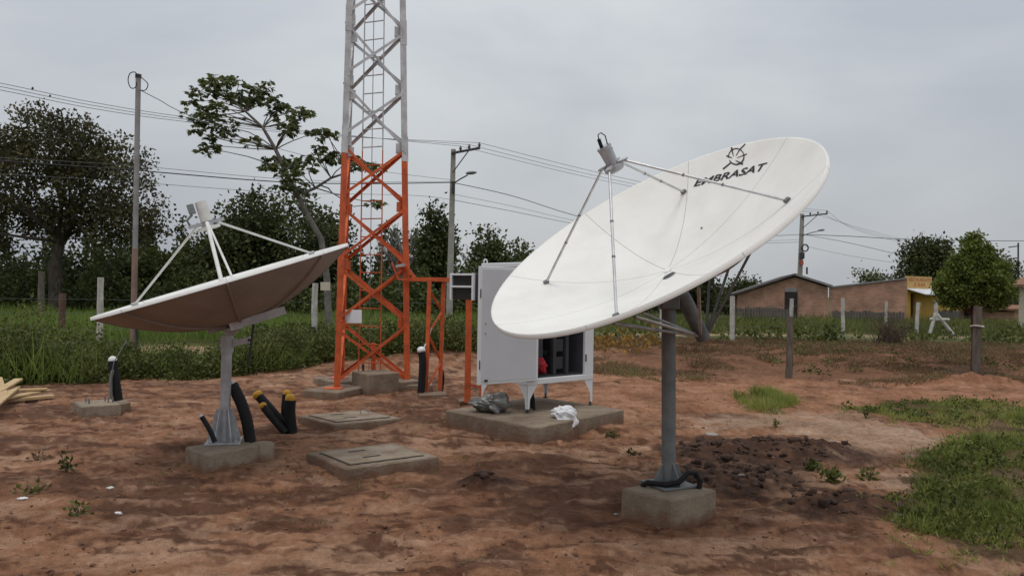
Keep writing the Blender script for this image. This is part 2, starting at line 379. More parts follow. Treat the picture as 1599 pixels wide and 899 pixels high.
# ------------------------------------------------------------------ ground: one sheet to the horizon
gm = bpy.data.materials.new('soil_ground'); gm.use_nodes = True
t = gm.node_tree; n = t.nodes; l = t.links; b = n['Principled BSDF']; b.inputs['Roughness'].default_value = .95; b.inputs['Specular IOR Level'].default_value = .15
at_ = n.new('ShaderNodeAttribute'); at_.attribute_name = 'soil'
tcn = n.new('ShaderNodeTexCoord')
def gnoise(sc, det, lo, hi, c0, c1, rough=.65):
    z = n.new('ShaderNodeTexNoise'); z.inputs['Scale'].default_value = sc; z.inputs['Detail'].default_value = det; z.inputs['Roughness'].default_value = rough
    l.new(tcn.outputs['Object'], z.inputs[0]); r = n.new('ShaderNodeValToRGB')
    r.color_ramp.elements[0].position = lo; r.color_ramp.elements[1].position = hi; r.color_ramp.elements[0].color = (*c0, 1); r.color_ramp.elements[1].color = (*c1, 1)
    l.new(z.outputs['Fac'], r.inputs[0]); return r, z
def mul(a, bb):
    x = n.new('ShaderNodeMix'); x.data_type = 'RGBA'; x.blend_type = 'MULTIPLY'; x.inputs[0].default_value = 1; l.new(a, x.inputs[6]); l.new(bb, x.inputs[7]); return x.outputs[2]
ra, _ = gnoise(1.4, 8, .32, .68, (.62, .56, .52), (1.18, 1.18, 1.18))
rb, zb = gnoise(14, 8, .3, .7, (.64, .60, .57), (1.22, 1.23, 1.24), .72)
rc, zc = gnoise(90, 4, .3, .66, (.75, .74, .73), (1.14, 1.14, 1.14), .7)
l.new(mul(mul(mul(at_.outputs['Color'], ra.outputs[0]), rb.outputs[0]), rc.outputs[0]), b.inputs['Base Color'])
ad = n.new('ShaderNodeMath'); ad.operation = 'MULTIPLY_ADD'; ad.inputs[1].default_value = .35; l.new(zc.outputs['Fac'], ad.inputs[0]); l.new(zb.outputs['Fac'], ad.inputs[2])
bp = n.new('ShaderNodeBump'); bp.inputs['Strength'].default_value = .75; bp.inputs['Distance'].default_value = .035; l.new(ad.outputs[0], bp.inputs['Height']); l.new(bp.outputs[0], b.inputs['Normal'])
MATS['soil_ground'] = gm

GRASS_R1 = polyw([(1330, 640), (1380, 628), (1440, 624), (1530, 628), (1620, 640), (1760, 665), (1760, 700), (1600, 692), (1540, 682), (1470, 664), (1400, 655)])
GRASS_R2 = polyw([(1425, 720), (1470, 698), (1560, 690), (1700, 700), (1800, 760), (1800, 890), (1500, 860), (1400, 822), (1385, 795), (1420, 760)])
GRASS_R3 = polyw([(1155, 618), (1185, 610), (1225, 617), (1240, 632), (1210, 643), (1165, 636)])
SAND = polyw([(1070, 655), (1180, 640), (1330, 640), (1420, 668), (1540, 690), (1480, 700), (1430, 722), (1420, 760), (1340, 745), (1310, 700), (1230, 668), (1090, 672)])
rings = np.concatenate([np.linspace(.05, 2.6, 14)[:-1], 2.6 * 1.0085 ** np.arange(0, 300), 2.6 * 1.0085 ** 300 * 1.06 ** np.arange(0, 92)])
half = R(43); fine = np.linspace(-half, half, 520); coarse = np.linspace(half, 2 * math.pi - half, 44)[1:-1]
angs = np.concatenate([fine, coarse]); nA = len(angs); nR = len(rings)
rr, aa = np.meshgrid(rings, angs, indexing='ij'); gx = rr * np.sin(aa); gy = rr * np.cos(aa); gz = terrain(gx, gy)
V = np.stack([gx, gy, gz], -1).reshape(-1, 3)
i = np.arange(nR - 1)[:, None] * nA; j = np.arange(nA)[None, :]; j2 = (j + 1) % nA
F = np.stack([i + j, i + nA + j, i + nA + j2, i + j2], -1).reshape(-1, 4)[:, ::-1]
x, y = V[:, 0], V[:, 1]
def lerp(c, col, m): return c * (1 - m[:, None]) + np.array(col)[None, :] * m[:, None]
n1 = fbm(x * .8, y * 1.3, 51, 5, .6); n2 = fbm(x * 3.1, y * 4.5, 57, 4, .6)
c = np.tile(np.array([.290, .150, .087]), (len(x), 1))
c = lerp(c, (.375, .230, .150), smooth(.02, .22, n1 + .35 * n2))
c = lerp(c, (.125, .064, .041), smooth(.03, .2, -n1 + .6 * n2) * .9)
n3 = fbm(x * 3.4 + 2 * n2, y * 8.5 + 2 * n1, 63, 4, .62); n4 = fbm(x * 8, y * 15, 67, 3, .6)
c = lerp(c, (.092, .041, .023), smooth(.06, .22, n3 + .35 * n4 + .25 * n1) * .82)
c = lerp(c, (.43, .275, .185), smooth(.07, .25, -n3 + .5 * n4) * .55)
red = smooth(9.0, 11.0, y + 1.2 * n1) * smooth(-1, 2, x) * (1 - smooth(17, 19, y)); c = lerp(c, (.36, .175, .098), red * .65 * smooth(-.3, .2, n2 + n1))
bank = smooth(14.2, 15.6, y + 2 * n1) * smooth(1.5, 3.5, x); c = lerp(c, (.185, .092, .052), bank * .9)
wx = x + .35 * n2 * 1.5; wy = y + .35 * n1 * 1.5
sd = inpoly(wx, wy, SAND).astype(float); c = lerp(c, (.40, .285, .205), sd * smooth(-.4, .15, n2 + n1) * .8)
dk = np.zeros(len(x))
for k, (mx, my, rx, ry, rot, h) in enumerate(MOUNDS):
    w = (1.0 if k in (0, 1, 2, 3, 4) else (.45 if k in (5, 6, 8) else 0))
    q = ((x - mx) / rx) ** 2 + ((y - my) / ry) ** 2; dk = np.maximum(dk, w * smooth(1.9, .7, q * .8 + 3.5 * n2))
c = lerp(c, (.066, .037, .026), dk * (.72 + .28 * smooth(-.1, .1, n4)))
for P_ in (GRASS_R1, GRASS_R2, GRASS_R3): c = lerp(c, (.10, .075, .04), inpoly(wx, wy, P_).astype(float) * .75)
dgreen = smooth(15.5, 17.0, y + 2.0 * n1 - .12 * (x + 6)) * smooth(1.0, -1.0, x + 2 * n1); c = lerp(c, (.085, .085, .03), dgreen)
far = smooth(24, 27, y + 3 * n1); c = lerp(c, (.10, .115, .042), far)
rl = np.exp(-((y - 19.6 - .04 * x - .3 * n1) / 1.15) ** 6) * smooth(-1.5, -3, x); c = lerp(c, (.42, .275, .19), np.clip(rl, 0, 1))
rr_ = np.exp(-((y - 29.8 - .1 * x) / .7) ** 6) * smooth(3, 5, x); c = lerp(c, (.44, .33, .21), np.clip(rr_, 0, 1) * .8)
g = npmesh('ground', V, F, 'soil_ground', smooth=True, colors=c); g['kind'] = 'structure'

# ------------------------------------------------------------------ trees
def limb(p0, p1, r0_, r1_, mb, bend=.12, n=6, seg=5):
    p0 = Vector(p0); p1 = Vector(p1); ln = (p1 - p0).length; off = Vector((random.uniform(-1, 1), random.uniform(-1, 1), random.uniform(-.3, 1))) * ln * bend
    pts = [p0.lerp(p1, k / seg) + off * math.sin(math.pi * k / seg) for k in range(seg + 1)]
    mb.tube(pts, [r0_ + (r1_ - r0_) * k / seg for k in range(seg + 1)], n)
def tree(name, label, base, lobes, trunk, leaf, nclump, perclump, lmat, bmat='bark', clumpr=.5, group=None, droop=0.0, cat='tree', flat=.75, hollow=.55):
    """lobes: (centre xyz from base, radii); trunk: list of (xyz from base, radius)"""
    base = Vector(base); e = empty(name, base, label, cat, group)
    mb = MB(); tp = [base + Vector(p) for p, _ in trunk]; mb.tube(tp, [q for _, q in trunk], 9)
    vols = np.array([a * b_ * c_ for _, (a, b_, c_) in lobes]) ** .67; vols /= vols.sum(); C = []
    for (ce, ra_), w in zip(lobes, vols):
        k = max(3, int(nclump * w)); d = rdirs(k); rad = hollow + (1 - hollow) * RNG.random(k) ** .6
        C.append(np.array(ce)[None] + d * rad[:, None] * np.array(ra_)[None])
    C = np.concatenate(C); C = C[C[:, 2] > .25]
    top = trunk[-1][0]
    for k in RNG.choice(len(C), min(len(C), 34), replace=False):
        s_ = trunk[RNG.integers(max(1, len(trunk) - 2), len(trunk))]
        limb(base + Vector(s_[0]), base + Vector(C[k]), s_[1] * .5, .012 + s_[1] * .06, mb)
    mb.build('trunk', bmat, e)
    m = len(C); sz = clumpr * (.6 + .8 * RNG.random(m)); cnt = np.maximum(4, (perclump * (sz / clumpr) ** 2).astype(int))
    idx = np.repeat(np.arange(m), cnt); nn = len(idx)
    off = RNG.normal(size=(nn, 3)) * .5; off *= (sz[idx])[:, None]; off[:, 2] *= flat
    P_ = C[idx] + off + np.array(base)
    D_ = rdirs(nn) * .8 + off / (np.linalg.norm(off, axis=1, keepdims=True) + .01) * .6; D_[:, 2] -= droop
    ct = RNG.random(m); tint = np.clip(.65 * ct[idx] + .35 * RNG.random(nn), 0, 1)
    Ln = leaf * (.7 + .6 * RNG.random(nn)); V_, F_, T_ = leafgeo(P_, D_, Ln, Ln * .3, tint)
    npmesh('crown', V_, F_, lmat, e, T_); return e
def fromtop(px, d, pyt, pyb=None):   # base point on the ground and height for a tree whose top is seen at pyt
    b_ = GD(px, d); b_.z = TZ(b_.x, b_.y) if d < 60 else 0; return b_, at(px, pyt, d).z - b_.z
S = lambda px, d: px / FPX * d        # size in metres of px pixels at distance d

d = 42; b_, h = fromtop(86, d, 165)
tree('shade_tree', 'huge round olive-brown shade tree with thick forked trunk at left edge', b_,
     [((-.6, 0, h * .66), (S(105, d), 3.4, h * .32)), ((S(75, d), .4, h * .60), (S(78, d), 2.8, h * .27)), ((-S(85, d), -.2, h * .55), (S(75, d), 2.8, h * .26)), ((S(10, d), 0, h * .82), (S(60, d), 2.2, h * .17)), ((S(120, d), .4, h * .46), (S(40, d), 1.8, h * .14))],
     [((0, 0, -.2), .42), ((.05, 0, 1.2), .36), ((-.05, 0, 2.6), .33), ((.25, 0, 4.0), .24), ((.6, .2, 5.6), .13)], .22, 400, 58, 'leaf_olive', clumpr=.66)
def easy(name, label, px, d, pyt, wpx, low, lmat, leaf=.28, ncl=190, per=44, clumpr=.7, group='trees along the far side of the road', bm='bark', seed=0):
    b_, h = fromtop(px, d, pyt); w = S(wpx, d) / 2; lo = low * h; hh = (h - lo) / 2; lob = []
    rs = random.Random(seed + int(px))
    for k in range(6):
        a = rs.uniform(0, 6.28); q = rs.uniform(.25, .55)
        lob.append(((w * q * math.cos(a), w * q * math.sin(a) * .7, lo + hh * rs.uniform(.65, 1.3)), (w * rs.uniform(.42, .62), w * .5, hh * rs.uniform(.45, .7))))
    lob.append(((w * rs.uniform(-.3, .3), 0, h - hh * .48), (w * .45, w * .45, hh * .46)))
    return tree(name, label, b_, lob, [((0, 0, -.2), .02 * h + .06), ((.1, 0, h * .25), .017 * h + .05), ((-.1, 0, h * .5), .012 * h + .03), ((.05, 0, h * .72), .04)], leaf, ncl, per, lmat, bm, clumpr, group)
easy('broad_tree', 'dark dense spreading tree behind the left dish feed, left of the tower', 405, 46, 293, 215, .10, 'leaf_dark', ncl=330, clumpr=.8)
easy('broad_tree', 'dark green tree directly under the bare-trunked open tree, right of the spreading one', 500, 50, 325, 110, .08, 'leaf_dark', ncl=160)
easy('broad_tree', 'dark tree seen between the left galvanised pole and the left dish feed', 300, 52, 385, 95, .05, 'leaf_mid', ncl=130)
easy('broad_tree', 'mid green low tree just right of the tall left pole', 225, 48, 392, 120, .05, 'leaf_mid', ncl=150)
easy('broad_tree', 'dark tall tree between the orange tower and the concrete utility pole', 672, 48, 320, 72, .12, 'leaf_dark', ncl=150, clumpr=.62)
easy('broad_tree', 'tree with ragged top right of the concrete utility pole above the cabinet', 765, 55, 358, 92, .10, 'leaf_mid', ncl=140, clumpr=.65)
easy('broad_tree', 'low tree behind the white cabinet roof, its top just over the dish rim', 812, 58, 380, 60, .10, 'leaf_mid', ncl=90)
easy('broad_tree', 'dark tree behind the back struts of the large dish', 1088, 62, 398, 96, .05, 'leaf_dark', ncl=130)
easy('broad_tree', 'low dark tree at the left end of the brick house', 1168, 76, 430, 60, .05, 'leaf_dark', ncl=80)
easy('broad_tree', 'pale low tree peeping over the brick house roof', 1365, 74, 419, 80, .10, 'leaf_mid', ncl=80, leaf=.3)
easy('broad_tree', 'large dark tree right of the brick house behind the slim young tree', 1455, 62, 370, 118, .12, 'leaf_dark', ncl=250, clumpr=.75)
easy('broad_tree', 'dark tree at the right, behind and right of the slim young tree', 1555, 66, 398, 84, .12, 'leaf_dark', ncl=150, clumpr=.75)
# leafless tree seen through the tower
b_, h = fromtop(622, 44, 345); e = empty('bare_tree', b_, 'thin leafless grey tree seen through the tower lattice', 'tree')
mb = MB(); mb.tube([b_, b_ + Vector((.1, 0, h * .35)), b_ + Vector((0, 0, h * .55))], [.12, .09, .07], 7)
for k in range(26):
    s0 = b_ + Vector((0.05, 0, h * random.uniform(.3, .55))); e1 = b_ + Vector((random.uniform(-1.5, 1.3), random.uniform(-.8, .8), h * random.uniform(.62, 1.0)))
    limb(s0, e1, .05, .012, mb, .15, 5)
    for q in range(3):
        mid = s0.lerp(e1, random.uniform(.4, .9)); limb(mid, mid + Vector((random.uniform(-.6, .6), random.uniform(-.4, .4), random.uniform(.2, .7))), .018, .006, mb, .1, 4, 3)
mb.build('trunk', 'bark_pale', e)
# the open tree with bunches of broad leaves
DZ = 25.0
def zz(x_, y_, dd=0.0): return at(250 + .445 * x_, 80 + .445 * y_, DZ + dd)
b_ = GD(516, DZ); b_.z = TZ(b_.x, b_.y); e = empty('open_tree', b_, 'slender leaning tree with open branches and bunched broad leaves left of the tower', 'tree')
mb = MB(); tr = [b_ - Vector((0, 0, .2)), zz(585, 800), zz(565, 660), zz(525, 590), zz(488, 520), zz(440, 420), zz(405, 345), zz(360, 268), zz(300, 212), zz(255, 175)]
mb.tube(tr, [.13, .115, .10, .095, .085, .075, .062, .05, .035, .022], 9)
mb.tube([zz(498, 500), zz(545, 480, .3), zz(600, 445, .5), zz(660, 425, .7), zz(735, 400, .8)], [.06, .05, .04, .03, .02], 7)
mb.tube([zz(560, 470, .3), zz(590, 480, .2), zz(605, 498, 0), zz(680, 545, -.3), zz(760, 535, -.4)], [.03, .025, .02, .015, .012], 6)
CL = [(190,100),(240,100),(130,140),(180,150),(230,150),(112,180),(150,200),(200,190),(112,225),(145,250),(180,240),(130,285),(170,310),(190,335),(150,345),(230,290),(262,250),(250,170),(290,150),(330,130),(370,122),(330,170),(362,180),(400,172),(420,195),(450,200),(490,205),(522,215),(460,240),(430,262),(472,270),(450,290),(320,312),(300,185),(400,215),(570,280),(592,292),(548,290),(215,120),(160,120),(205,270),(290,170),(345,150),(480,225),(275,110),(205,215),(160,225),
      (390,380),(430,378),(410,412),(380,402),(470,385),(500,395),(450,405),(522,412),(440,460),(472,470),(502,482),(420,465),(485,425),(460,440),(560,350),(600,360),(540,375),(580,377),(640,370),(700,380),(742,395),(690,402),(620,385),(765,405),(758,537),(665,372)]
tv = [Vector(p) for p in tr[4:]] + [zz(600, 445, .5), zz(660, 425, .7), zz(735, 400, .8), zz(545, 480, .3)]
PP = []; DD = []; TT = []
for (cx, cy) in CL:
    dd = random.uniform(-1.1, 1.1); tip = zz(cx, cy - 4, dd); s_ = min(tv, key=lambda v: (v - tip).length + .8 * max(0, v.z - tip.z) + (1.0 if v.z > tip.z - .1 else 0))
    limb(s_, tip, .022, .010, mb, .10, 5, 4); ct = random.random() * .7
    for w in range(11):
        a = random.uniform(0, 6.28); el = random.uniform(-1.1, .8); o = Vector((math.cos(a) * math.cos(el), math.sin(a) * math.cos(el), math.sin(el))) * random.uniform(.05, .30)
        hub = tip + o
        for q in range(6):
            aa2 = a + (q - 2.5) * .55; PP.append(hub); DD.append((math.cos(aa2), math.sin(aa2), random.uniform(-1.1, .1))); TT.append(min(1, ct + .3 * random.random()))
mb.build('trunk', 'bark_pale', e)
PP = np.array(PP); ln_ = .19 * (.75 + .5 * RNG.random(len(PP))); V_, F_, T_ = leafgeo(PP, np.array(DD), ln_, ln_ * .24, np.array(TT)); npmesh('crown', V_, F_, 'leaf_broad', e, T_)
# young tree at the right
d = 16.6; b_, h = fromtop(1519, d, 362)
tree('young_tree', 'slim young bright green tree tied to a grey post at the right', b_,
     [((.05, 0, h * .66), (S(40, d), .5, h * .14)), ((-.55, 0, h * .66), (.16, .2, .14)), ((.62, 0, h * .66), (.2, .2, .16)), ((.5, 0, h * .48), (.22, .2, .10)), ((-.45, 0, h * .50), (.22, .2, .10)), ((.08, 0, h * .96), (.06, .06, .12)), ((-.12, 0, h * .90), (.08, .08, .14)), ((.3, 0, h * .89), (.07, .07, .12)), ((-.4, 0, h * .76), (.12, .1, .13)), ((-.25, .1, h * .60), (S(34, d), .45, h * .12)), ((.32, 0, h * .58), (S(34, d), .45, h * .13)), ((-.02, 0, h * .88), (S(13, d), .2, h * .10)), ((-.25, 0, h * .77), (S(18, d), .3, h * .07)), ((.42, 0, h * .74), (S(20, d), .3, h * .07)), ((.25, 0, h * .82), (S(14, d), .25, h * .06))],
     [((0, 0, -.1), .035), ((.02, 0, .6), .03), ((-.02, 0, 1.2), .026), ((.03, 0, 2.0), .015)], .068, 420, 58, 'leaf_fresh', 'bark_red', .12, droop=.35)
# the dark wood behind, one mass
def thicket(name, label, spans, lmat, leaf=.3, dens=42):
    P_ = []
    for (x0, x1, dd, top0, top1) in spans:
        nn = int(abs(x1 - x0) * dens); px = x0 + (x1 - x0) * RNG.random(nn); dj = dd + RNG.normal(size=nn) * 1.6
        tp = (top0 + (top1 - top0) * (px - x0) / (x1 - x0)); hh = 1.6 + (455 - tp) / FPX * dd
        hh = hh * np.clip(.95 + 2.6 * fbm(px * .035, dj * .25, 71, 4, .6), .25, 1.6); zz_ = hh * RNG.random(nn) ** .8
        P_.append(np.stack([(px - 799.5) / FPX * dj, dj, zz_ + .05], 1))
    P_ = np.concatenate(P_); nn = len(P_); Ln = leaf * (.7 + .6 * RNG.random(nn))
    ti = np.clip(.5 + 1.4 * fbm(P_[:, 0] * .8 + P_[:, 2] * .9, P_[:, 1] * .8 + P_[:, 2] * .6, 77, 3) + .3 * (RNG.random(nn) - .5), 0, 1)
    V_, F_, T_ = leafgeo(P_, rdirs(nn), Ln, Ln * .34, ti); o = npmesh(name, V_, F_, lmat, None, T_)
    return tag(o, label, 'thicket', kind='stuff')
thicket('thicket', 'dark wood undergrowth along the far side of the left road', [(-480, 300, 50, 405, 410), (150, 760, 53, 400, 405), (700, 860, 60, 430, 430)], 'leaf_dark')
thicket('thicket', 'lighter green bushes at the foot of the dark wood', [(-480, 760, 45, 446, 444)], 'leaf_mid', .22, 34)
thicket('thicket', 'dark undergrowth behind the large dish and left of the house', [(880, 1140, 66, 440, 450), (1440, 1700, 72, 450, 450)], 'leaf_dark', dens=30)
# ------------------------------------------------------------------ dishes
def v3(a): return Vector(a)
class Dish:
    def __init__(s, V, a, e1, e2, Rr, h): s.V = v3(V); s.a = v3(a); s.e1 = v3(e1); s.e2 = v3(e2); s.R = Rr; s.h = h; s.k = h / Rr ** 2
    def P(s, x, y, off=0.0):
        nrm = (s.a - s.e1 * (2 * s.k * x) - s.e2 * (2 * s.k * y)).normalized()
        return s.V + s.e1 * x + s.e2 * y + s.a * (s.k * (x * x + y * y)) + nrm * off
    def W(s, x, y, z): return s.V + s.e1 * x + s.e2 * y + s.a * z
    def hit(s, px, py):
        o = CAM - s.V; q = ray(px, py); o = Vector((o.dot(s.e1), o.dot(s.e2), o.dot(s.a))); q = Vector((q.dot(s.e1), q.dot(s.e2), q.dot(s.a)))
        A = s.k * (q.x ** 2 + q.y ** 2); B = 2 * s.k * (o.x * q.x + o.y * q.y) - q.z; C = s.k * (o.x ** 2 + o.y ** 2) - o.z
        tt = max((-B + sg * math.sqrt(B * B - 4 * A * C)) / (2 * A) for sg in (-1, 1)); p = o + q * tt; return p.x, p.y
    def petals(s, parent, n, ph0, front, back, gap=.003, thick=.012, lip=.035, nr=16, na=14):
        for i in range(n):
            a0 = ph0 + 2 * math.pi * i / n; a1 = ph0 + 2 * math.pi * (i + 1) / n
            def grid(off, rmax):
                g = []
                for ir in range(nr + 1):
                    r_ = .03 + (rmax - .03) * ir / nr; dl = math.asin(min(.4, gap / 2 / r_)); row = []
                    for ia in range(na + 1):
                        t_ = a0 + dl + (a1 - a0 - 2 * dl) * ia / na; row.append(s.P(r_ * math.cos(t_), r_ * math.sin(t_), off))
                    g.append(row)
                return g
            mb = MB(); fr = grid(0, s.R); bk = grid(-thick, s.R); W_ = na + 1
            # rolled lip at the rim
            fr.append([p + s.a * .006 + (p - s.V - s.a * (p - s.V).dot(s.a)).normalized() * .012 for p in fr[-1]])
            fr.append([p - s.a * lip + (p - s.V - s.a * (p - s.V).dot(s.a)).normalized() * .004 for p in fr[-1]])
            Vf = [p for row in fr for p in row]; Ff = [(k * W_ + j, (k + 1) * W_ + j, (k + 1) * W_ + j + 1, k * W_ + j + 1) for k in range(len(fr) - 1) for j in range(na)]
            mb.add(Vf, Ff, True); pt = mb.build('petal', front, parent)
            mb = MB(); Vb = [p for row in bk for p in row]; Fb = [(k * W_ + j, k * W_ + j + 1, (k + 1) * W_ + j + 1, (k + 1) * W_ + j) for k in range(nr) for j in range(na)]
            mb.add(Vb, Fb, True)
            # side flanges
            for col in (0, na):
                e_f = [fr[k][col] for k in range(nr + 1)]; e_b = [bk[k][col] for k in range(nr + 1)]; Vv = e_f + e_b
                mb.add(Vv, [(k, k + 1, nr + 1 + k + 1, nr + 1 + k) for k in range(nr)])
            # inner side of the lip
            lo = [p - s.a * .001 for p in fr[-1]]; mb.add(bk[-1] + lo, [(k, k + 1, W_ + k + 1, W_ + k) for k in range(na)])
            sh = mb.build('back_shell', back, pt)
        for i in range(n):
            t_ = ph0 + 2 * math.pi * i / n; mb = MB(); tan = -s.e1 * math.sin(t_) + s.e2 * math.cos(t_); Vv = []
            for ir in range(13):
                r_ = .05 + (s.R - .07) * ir / 12
                for (o_, w_) in ((-.010, .010), (-.010, -.010), (-.030, -.010), (-.030, .010)): Vv.append(s.P(r_ * math.cos(t_), r_ * math.sin(t_), o_) + tan * w_)
            mb.add(Vv, [(k * 4 + j, k * 4 + (j + 1) % 4, k * 4 + 4 + (j + 1) % 4, k * 4 + 4 + j) for k in range(12) for j in range(4)] + [(0, 1, 2, 3), (51, 50, 49, 48)])
            mb.build('seam_rib', back, parent)
BD = Dish((1.15061438, 5.59909795, 1.7790109), (-.50125206, -.28645416, .81651111), (-.85222447, 0, -.52317631), (.14986603, -.95809395, -.24412324), 1.28708614, .3592577)
blk = G(1046, 757, .187); MB_ = Vector((1.186, 5.62, 0))
big = empty('satellite_dish', MB_, 'large white satellite dish on a dark steel mast, lettering near its upper rim', 'satellite dish')
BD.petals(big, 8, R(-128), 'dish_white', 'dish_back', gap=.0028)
hub = MB(); ring = [BD.P(.032 * math.cos(t_), .032 * math.sin(t_), .004) for t_ in np.linspace(0, 2 * math.pi, 17)[:-1]]; hub.add(ring, [tuple(range(16))]); hub.build('hub_cap', 'dish_white', big)
hx, hy = BD.hit(1045, 431); q0 = BD.hit(1036, 434); q1 = BD.hit(1055, 428)
mb = MB(); ang = [(math.cos(t_), math.sin(t_)) for t_ in np.linspace(0, 2 * math.pi, 21)[:-1]]
mb.add([BD.P(hx + .047 * c_, hy + .03 * s_, .004) for c_, s_ in ang], [tuple(range(20))]); dh = mb.build('drain_cover', 'dark_metal', big)
mb = MB(); mb.add([BD.P(hx + .052 * c_, hy + .035 * s_, .003) for c_, s_ in ang] + [BD.P(hx + .047 * c_, hy + .03 * s_, .008) for c_, s_ in ang], [(k, (k + 1) % 20, 20 + (k + 1) % 20, 20 + k) for k in range(20)]); mb.build('drain_rim', 'dull_steel', dh)
bx_, by_ = BD.hit(1096, 356.5); MB().ball(BD.P(bx_, by_, .004), .009, n=8, m=5).build('bolt', 'dull_steel', big)
# feed and its four struts
pz = 5.64987578; rs = .98943237
tops = []
for k in range(4):
    t_ = pz + k * math.pi / 2; ft = BD.P(rs * math.cos(t_), rs * math.sin(t_), .006); tp = BD.W(.085 * math.cos(t_), .085 * math.sin(t_), .90)
    mb = MB(); mb.tube([ft, tp], .010, 10); st = mb.build('strut', 'bright_tube', big)
    d_ = (tp - ft).normalized(); m2 = MB(); m2.box(BD.P(rs * math.cos(t_), rs * math.sin(t_), .012), BD.e1 * .022, BD.e2 * .018, BD.a * .014, .004); m2.build('foot', 'dull_steel', st)
    for q in (.38, .62): m3_ = MB(); m3_.tube([ft.lerp(tp, q) - d_ * .006, ft.lerp(tp, q) + d_ * .006], .0125, 10); m3_.build('joint', 'dull_steel', st)
def axial(D, z0, z1, r0_, r1_=None, n=20, ox=0, oy=0): m_ = MB(); m_.tube([D.W(ox, oy, z0), D.W(ox, oy, z1)], [r0_, r1_ if r1_ is not None else r0_], n); return m_
fe = axial(BD, .865, .895, .075, .075).build('scalar_ring', 'galvanised', big)
axial(BD, .85, .8649, .062, .07).build('ring_lip', 'galvanised', fe)
fh = axial(BD, .8955, 1.03, .043, .050).build('feed_horn', 'galvanised', big)
axial(BD, 1.025, 1.045, .053).build('end_flange', 'galvanised', fh)
for k in range(4):
    t_ = pz + k * math.pi / 2; m_ = MB(); m_.bar(BD.W(.05 * math.cos(t_), .05 * math.sin(t_), .905), BD.W(.115 * math.cos(t_), .115 * math.sin(t_), .90), .04, .012, BD.a); m_.build('bracket', 'galvanised', fe)
m_ = MB(); c0 = BD.W(.02, .02, 1.04); m_.tube([c0, c0 + BD.a * .075 + Vector((.01, 0, 0))], .013, 8); m_.build('connector', 'black_plastic', fh)
m_ = MB(); e0 = c0 + BD.a * .075 + Vector((.01, 0, 0)); m_.tube([e0, e0 + Vector((-.005, 0, .03)), e0 + Vector((.015, 0, .045)), e0 + Vector((.045, 0, .025)), e0 + Vector((.06, 0, -.03)), BD.W(-.05, 0, 1.0)], .0045, 6); m_.build('cable', 'dark_metal', fh)
# emblem and lettering, flat print on the reflector skin
TZX = lambda p: (1070 + p[0] * .10013, 210 + p[1] * .10013)
def skin(p, off=.004): x_, y_ = BD.hit(*TZX(p)); return BD.P(x_, y_, off)
mb = MB()
def stroke(a, b_, w0, w1):
    a = np.array(a, float); b_ = np.array(b_, float); nn = np.array([-(b_ - a)[1], (b_ - a)[0]]); nn /= np.linalg.norm(nn)
    mb.add([skin(a + nn * w0), skin(b_ + nn * w1), skin(b_ - nn * w1), skin(a - nn * w0)], [(0, 1, 2, 3)])
tt = np.linspace(0, 2 * math.pi, 41)
for k in range(40):
    if k % 40 in (17, 18): continue
    a0, a1 = tt[k], tt[k + 1]; wd = 9 + 5 * max(0, math.sin(a0 + .5))
    I = [skin((800 + (122 - wd) * math.cos(a_), 348 + (126 - wd) * math.sin(a_))) for a_ in (a0, a1)]; O = [skin((800 + (122 + wd * .6) * math.cos(a_), 348 + (126 + wd * .6) * math.sin(a_))) for a_ in (a0, a1)]
    mb.add([I[0], I[1], O[1], O[0]], [(0, 1, 2, 3)])
for a_, b__, w0, w1 in (((592, 543), (725, 436), 11, 9), ((852, 242), (940, 150), 9, 8), ((724, 205), (756, 345), 14, 4), ((852, 240), (793, 338), 8, 4), ((965, 308), (812, 368), 8, 4), ((645, 334), (738, 372), 12, 4), ((902, 468), (788, 408), 16, 5)): stroke(a_, b__, w0, w1)
mb.build('emblem', 'logo_black', big)
def textmesh(body, offset=0.0, shear=0.0):
    cu = bpy.data.curves.new('txt', 'FONT'); cu.body = body; cu.offset = offset; cu.shear = shear; cu.resolution_u = 4; ob = bpy.data.objects.new('txt', cu); COL.objects.link(ob)
    dg = bpy.context.evaluated_depsgraph_get(); me = bpy.data.meshes.new_from_object(ob.evaluated_get(dg)); v_ = np.array([w.co[:] for w in me.vertices]); f_ = [tuple(p.vertices) for p in me.polygons]
    bpy.data.objects.remove(ob); bpy.data.curves.remove(cu); bpy.data.meshes.remove(me)
    lo = v_.min(0); hi = v_.max(0); v_[:, 0] = (v_[:, 0] - lo[0]) / (hi[0] - lo[0]); v_[:, 1] = (v_[:, 1] - lo[1]) / (hi[1] - lo[1]); return v_, f_
tv_, tf_ = textmesh('EMBRASAT', .022)
BL, BR, TL, TR = (130, 822), (1212, 566), (192, 706), (1292, 436)
mb = MB(); vv = []
for (u_, w_, _) in tv_:
    p = (np.array(BL) * (1 - u_) + np.array(BR) * u_) * (1 - w_) + (np.array(TL) * (1 - u_) + np.array(TR) * u_) * w_; vv.append(skin(p))
mb.add(vv, tf_); mb.build('lettering', 'logo_black', big)
